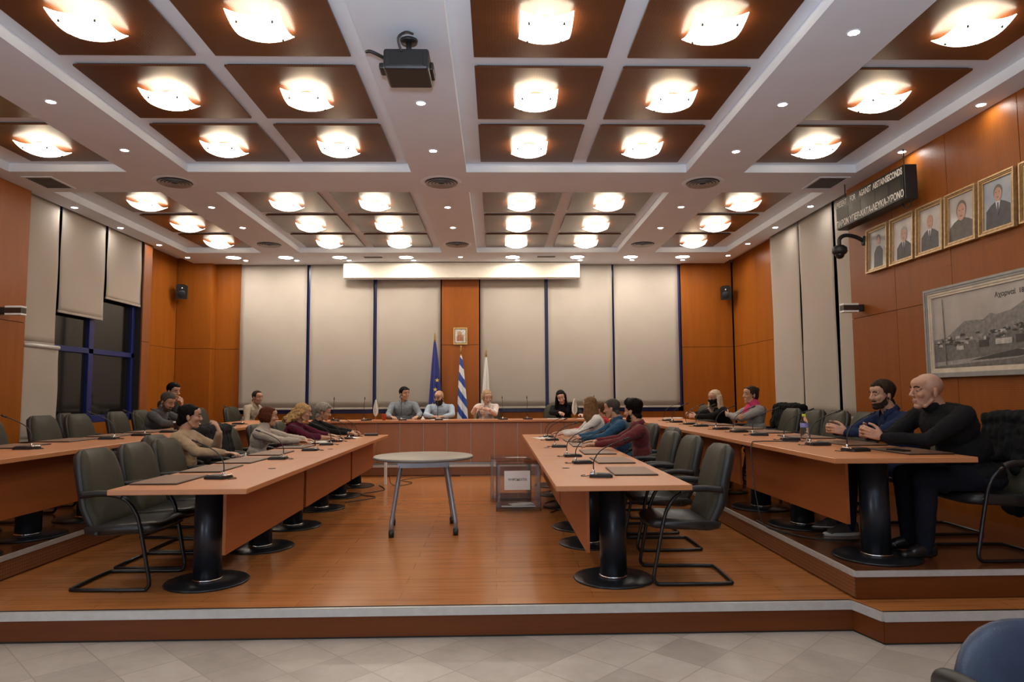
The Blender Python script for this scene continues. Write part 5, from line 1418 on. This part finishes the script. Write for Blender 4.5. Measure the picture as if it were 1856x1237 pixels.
# ---- left inner row
SEAT.put((-3.02, 6.98, 0), 0, 'dark chair of the woman in the beige sweater'); SEAT.put((-2.82, 7.8, 0), 0, 'chair with a black jacket over its back at the left inner desk')
SEAT.put((-2.92, 8.58, 0), 0, 'chair of the woman with red brown hair'); SEAT.put((-2.85, 9.32, 0), 0, 'chair of the woman with curly blond hair'); SEAT.put((-2.85, 10.35, 0), 0, 'chair of the grey haired man in black')
person('woman with dark tied back hair in a beige sweater at the left inner desk', (-3.06, 6.98), 0, 0, lean=.0, head=(.3, .08, 0), top='beige_knit', hair='tied', hairm='hair_black', female=True,
       hl=(-2.78, 6.98, .99), hr=(-2.5, 6.8, DT), hands=(((-.3, -.1, 1), (-1, 0, -.2), .5), ((1, .1, 0), DN, .3)), ph=.5, size=.98)
person('woman with short red brown hair in a cream top at the left inner desk', (-2.92, 8.58), 0, 0, lean=.22, head=(.3, .1, 0), top='cream_top', hair='bob', hairm='hair_auburn', female=True, collar='turtle',
       hl=(-2.35, 8.75, DT), hr=(-2.28, 8.52, DT), hands=(((1, -.2, 0), DN, .35), ((1, .2, 0), DN, .35)), ph=.46, size=.98)
person('woman with wavy blond hair in a maroon sweater leaning over the left inner desk', (-2.78, 9.32), 0, 0, lean=.36, head=(.1, .18, 0), top='maroon_knit', hair='curly', hairm='hair_blond', female=True, sleeve=.55,
       hl=(-2.2, 9.45, DT), hr=(-2.15, 9.1, DT), hands=(((1, -.1, 0), DN, .3), ((1, -.1, 0), DN, .3)), ph=.5)
person('grey haired man in a black jacket at the far end of the left inner desk', (-2.78, 10.35), 0, 0, lean=.38, head=(.15, .22, 0), top='black_top', hair='thick', hairm='hair_grey', skin='skin_tan', cuff='white_top',
       hl=(-2.2, 10.5, DT), hr=(-2.18, 10.2, DT), hands=(((1, -.1, .1), DN, .5), ((1, .1, 0), DN, .4)), ph=.48)
# ---- left outer row
SEAT.put((-4.86, 9.62, ZP), 0, 'chair of the man in the grey sweater at the left outer desk'); SEAT.put((-4.98, 10.5, ZP), 0, 'chair of the man hidden behind the one in grey'); SEAT.put((-4.6, 12.95, ZP), -.2, 'chair of the man in the beige shirt')
person('bearded man in a grey sweater leaning on the left outer desk', (-4.74, 9.55), 0, ZP, lean=.44, head=(-.35, .42, 0), top='grey_knit', hair='short', hairm='hair_pepper', beard='short', skin='skin_tan', collar='turtle', girth=1.08,
       hl=(-4.2, 9.62, DP), hr=(-4.16, 9.25, DP), hands=(((.9, -.4, 0), DN, .4), ((.7, .7, 0), DN, .5)), ph=.5)
person('dark haired man almost hidden behind the man in grey', (-4.98, 10.5), 0, ZP, lean=.2, head=(-.35, .2, 0), top='coat_char', hair='short', hairm='hair_black',
       hl=(-4.72, 10.4, 1.2), hr=(-4.2, 10.2, DP), hands=(((.3, -.3, 1), (-1, 0, 0), .8), ((1, .2, 0), DN, .4)), ph=.6)
person('dark haired man in a beige shirt leaning forward in the left back corner', (-4.62, 12.95), -.2, ZP, lean=.34, head=(-.25, .12, 0), top='beige_shirt', hair='receding', hairm='hair_dark', beard='stubble', skin='skin_tan', collar='shirt',
       hl=(-4.12, 12.98, .84), hr=(-4.3, 12.62, .8), hands=(((.7, -.7, 0), DN, .5), ((.5, .8, 0), DN, .5)), ph=.51)
# ---- head desk, facing the camera
DX = ZP + .739 + .05
for x, l in ((-1.72, 'chair of the man with sunglasses on his head'), (-1.04, 'chair of the bearded bald man at the head desk'), (-.16, 'chair of the blond woman at the head desk'), (1.14, 'chair of the dark haired woman in black')):
    SEAT.put((x, 12.6, ZP), -PI / 2, l)
pd = person('man in a grey blue shirt with sunglasses pushed up on his head', (-1.69, 12.62), -PI / 2, ZP, lean=.16, head=(.75, .05, 0), top='greyblue_shirt', hair='short', hairm='hair_black', collar='shirt', girth=1.12,
       hl=(-1.36, 12.1, DX), hr=(-1.85, 12.05, DX), hands=(((-.3, -.9, 0), DN, .5), ((.6, -.7, 0), DN, .4)), ph=.53)
for s in (-1, 1):
    b = MB(); b.sphere(pd['H'](.066, s * .034, .088), (.012, .03, .02), 12, 8, pd['HM']); b.build('sunglasses_lens', 'tablet', pd['t'])
person('bald man with a full dark beard in a pale blue shirt at the head desk', (-1.02, 12.62), -PI / 2, ZP, lean=.2, head=(-.35, .3, 0), top='pale_blue', hair=None, hairm='hair_dark', beard='full', collar='shirt', girth=1.12,
       hl=(-.93, 12.03, DX), hr=(-1.1, 12.02, DX), hands=(((-.85, -.5, .05), (0, .3, -1), .7), ((.85, -.5, .05), (0, .3, -1), .7)), ph=.48)
person('blond woman in a pale pink blouse handling a glass at the head desk', (-.17, 12.62), -PI / 2, ZP, lean=.24, head=(.3, .42, 0), top='pink_white', hair='bob', hairm='hair_ash', collar='shirt', female=True, skin='skin_pale',
       hl=(-.12, 12.02, 1.08), hr=(-.36, 12.0, 1.12), hands=(((-.6, -.6, .2), (-.6, .5, -.5), .7), ((.8, -.5, .1), (.4, .5, -.6), .7)), ph=.49, sleeve=.9)
person('woman with long dark hair in black sorting papers at the head desk', (1.29, 12.62), -PI / 2, ZP, lean=.34, side=.16, head=(-.1, .4, .25), top='black_top', hair='long', hairm='hair_black', female=True, skin='skin_pale',
       hl=(1.5, 12.02, DX + .02), hr=(1.12, 12.02, DX + .06), hands=(((.3, -.9, 0), DN, .4), ((.3, -.9, 0), DN, .5)), ph=.5)
# ---- right outer row
SEAT.put((3.47, 4.96, ZP), PI, 'near right chair of the bald man, a dark coat over its back'); SEAT.put((3.6, 5.85, ZP), PI, 'chair of the man in the navy shirt'); SEAT.put((3.66, 9.35 - .0, ZP), PI + .1, 'chair of the woman with the pink scarf'); SEAT.put((3.6, 10.35, ZP), PI, 'chair of the blond woman with the black face mask')
person('large bald man in a black sweater seated nearest at the right outer desk', (3.44, 4.98), PI, ZP, lean=.5, head=(.0, .02, 0), top='black_top', hair='shaved', hairm='hair_dark', girth=1.45, collar='turtle', size=1.1, hdrop=.045, cuff=None,
       hl=(2.76, 4.88, DP + .05), hr=(2.74, 5.06, DP + .05), hands=(((-.85, .35, .35), (.1, 1, .1), .8), ((-.85, -.35, .35), (.1, -1, .1), .8)), ph=.55, vox=.0048, feet=.38, skin='skin_tan')
person('bearded man in a navy shirt at the right outer desk beside the bald man', (3.44, 5.8), PI, ZP, lean=.26, head=(.1, .05, 0), top='navy', hair='short', hairm='hair_dark', beard='short', collar='shirt',
       hl=(2.93, 5.68, DP + .04), hr=(2.9, 5.86, DP + .04), hands=(((-.9, .3, .3), (0, 1, 0), .8), ((-.9, -.3, .3), (0, -1, 0), .8)), ph=.5, vox=.005, shoes='shoe_grey', feet=.5, pants='navy')
person('woman with dark hair in a bun, grey sweater and bright pink scarf', (3.53, 9.35), PI + .1, ZP, lean=.08, head=(.1, .0, 0), top='light_grey', hair='bun', hairm='hair_dark', collar='scarf', cuff='pink', female=True, size=.98,
       hl=(3.22, 9.42, 1.05), hr=(3.28, 9.2, 1.02), hands=(((-.1, .9, .1), (1, 0, 0), .3), ((-.1, -.9, .1), (1, 0, 0), .3)), ph=.49)
person('woman with long platinum blond hair and a black face mask in black', (3.48, 10.35), PI, ZP, lean=.32, head=(.55, .2, 0), top='black_top', hair='long', hairm='hair_platinum', beard='mask', female=True,
       hl=(3.0, 10.2, DP + .02), hr=(2.98, 10.42, DP + .04), hands=(((-.8, .5, .2), (0, 1, -.3), .6), ((-.8, -.4, .2), (0, -1, -.3), .6)), ph=.46)

# ---- coats hung over chairs
def coat(loc, rz, zf, label, mat, w=.3, drop=.5, seed=1., bulk=1.):
    t = thing('jacket', label, 'jacket', (loc[0], loc[1], zf), rz)
    bm = bmesh.new(); rnd = random.Random(int(seed * 10))
    for i in range(9):
        y = -w + 2 * w * i / 8; e = 1 - (y / w) ** 2 * .35
        zt = .93 + .05 * e; x = -.31
        capsule(bm, (x - .02, y, zt), (x + .055, y, zt), .055 * bulk); capsule(bm, (x + .05, y, zt), (x + .09 + .02 * rnd.random(), y * 1.05, .93 - drop * .5 * rnd.uniform(.7, 1.1)), .045 * bulk, .05 * bulk)
        capsule(bm, (x - .06, y, zt), (x - .09 - .03 * rnd.random(), y * 1.1, .93 - drop * rnd.uniform(.85, 1.15)), .05 * bulk, .055 * bulk)
    me = remesh(bm, .011, 3, 'coat_body'); wrinkle(me, .016, 9, seed); wrinkle(me, .007, 24, seed + 2); link(me, 'coat_body', [mat], t)
    for s in (-1, 1):
        bm = bmesh.new(); capsule(bm, (-.38, s * w * .95, .9), (-.4, s * (w + .03), .45), .06 * bulk, .05 * bulk); me = remesh(bm, .011, 3, 'sleeve'); wrinkle(me, .012, 14, seed + s); link(me, 'sleeve', [mat], t)
    return t
coat((-2.91, 7.8), 0, 0, 'black puffy jacket heaped over a chair at the left inner desk', 'coat_char', .31, .5, 1.3, 1.35)
coat((3.56, 4.96), PI, ZP, 'long black coat hanging over the back of the bald man\'s chair', 'coat_black', .27, .66, 2.1)
coat((3.75, 9.36), PI + .1, ZP, 'black coat over the chair of the woman with the pink scarf', 'coat_black', .26, .5, 3.4)
EXPOSURE = 1.8
# ================================================================== light and camera
w = bpy.data.worlds.new('World'); SC.world = w; w.use_nodes = True
w.node_tree.nodes['Background'].inputs[0].default_value = (.3, .3, .35, 1); w.node_tree.nodes['Background'].inputs[1].default_value = .0
F = 1237.; yaw = math.atan(30 / F); pitch = math.atan(96 / F); roll = -.0065
fw = V((math.sin(yaw) * math.cos(pitch), math.cos(yaw) * math.cos(pitch), math.sin(pitch)))
rt = V((math.cos(yaw), -math.sin(yaw), 0)); up = rt.cross(fw)
R = math.cos(roll) * rt + math.sin(roll) * up; U = -math.sin(roll) * rt + math.cos(roll) * up
cd = bpy.data.cameras.new('Camera'); cam = bpy.data.objects.new('Camera', cd); COL.objects.link(cam)
M = Matrix.Identity(4)
for i in range(3): M[i][0], M[i][1], M[i][2] = R[i], U[i], -fw[i]
M[0][3], M[1][3], M[2][3] = 0, 0, 1.358
cam.matrix_world = M
cd.sensor_width = 36; cd.lens = 36 * F / 1856; cd.clip_start = .05
SC.camera = cam
# the photographer's flash, bounced off the ceiling
fl = bpy.data.lights.new('camera_flash', 'SPOT'); fl.energy = 230; fl.color = (.82, .9, 1.); fl.spot_size = math.radians(135); fl.spot_blend = 1.; fl.shadow_soft_size = .12
fo = bpy.data.objects.new('camera_flash', fl); COL.objects.link(fo); fo.location = (0, -.25, 1.55)
fo.rotation_euler = V((0, -math.cos(math.radians(62)), -math.sin(math.radians(62)))).to_track_quat('Z', 'Y').to_euler()
vs = SC.view_settings
vs.view_transform = 'Standard'; vs.look = 'None'; vs.gamma = 1; vs.use_curve_mapping = False
vs.exposure = EXPOSURE
cy = SC.cycles
cy.use_denoising = True; cy.max_bounces = 7; cy.diffuse_bounces = 3; cy.glossy_bounces = 3; cy.transmission_bounces = 7
cy.caustics_reflective = False; cy.caustics_refractive = False; cy.sample_clamp_indirect = 4; cy.use_light_tree = True
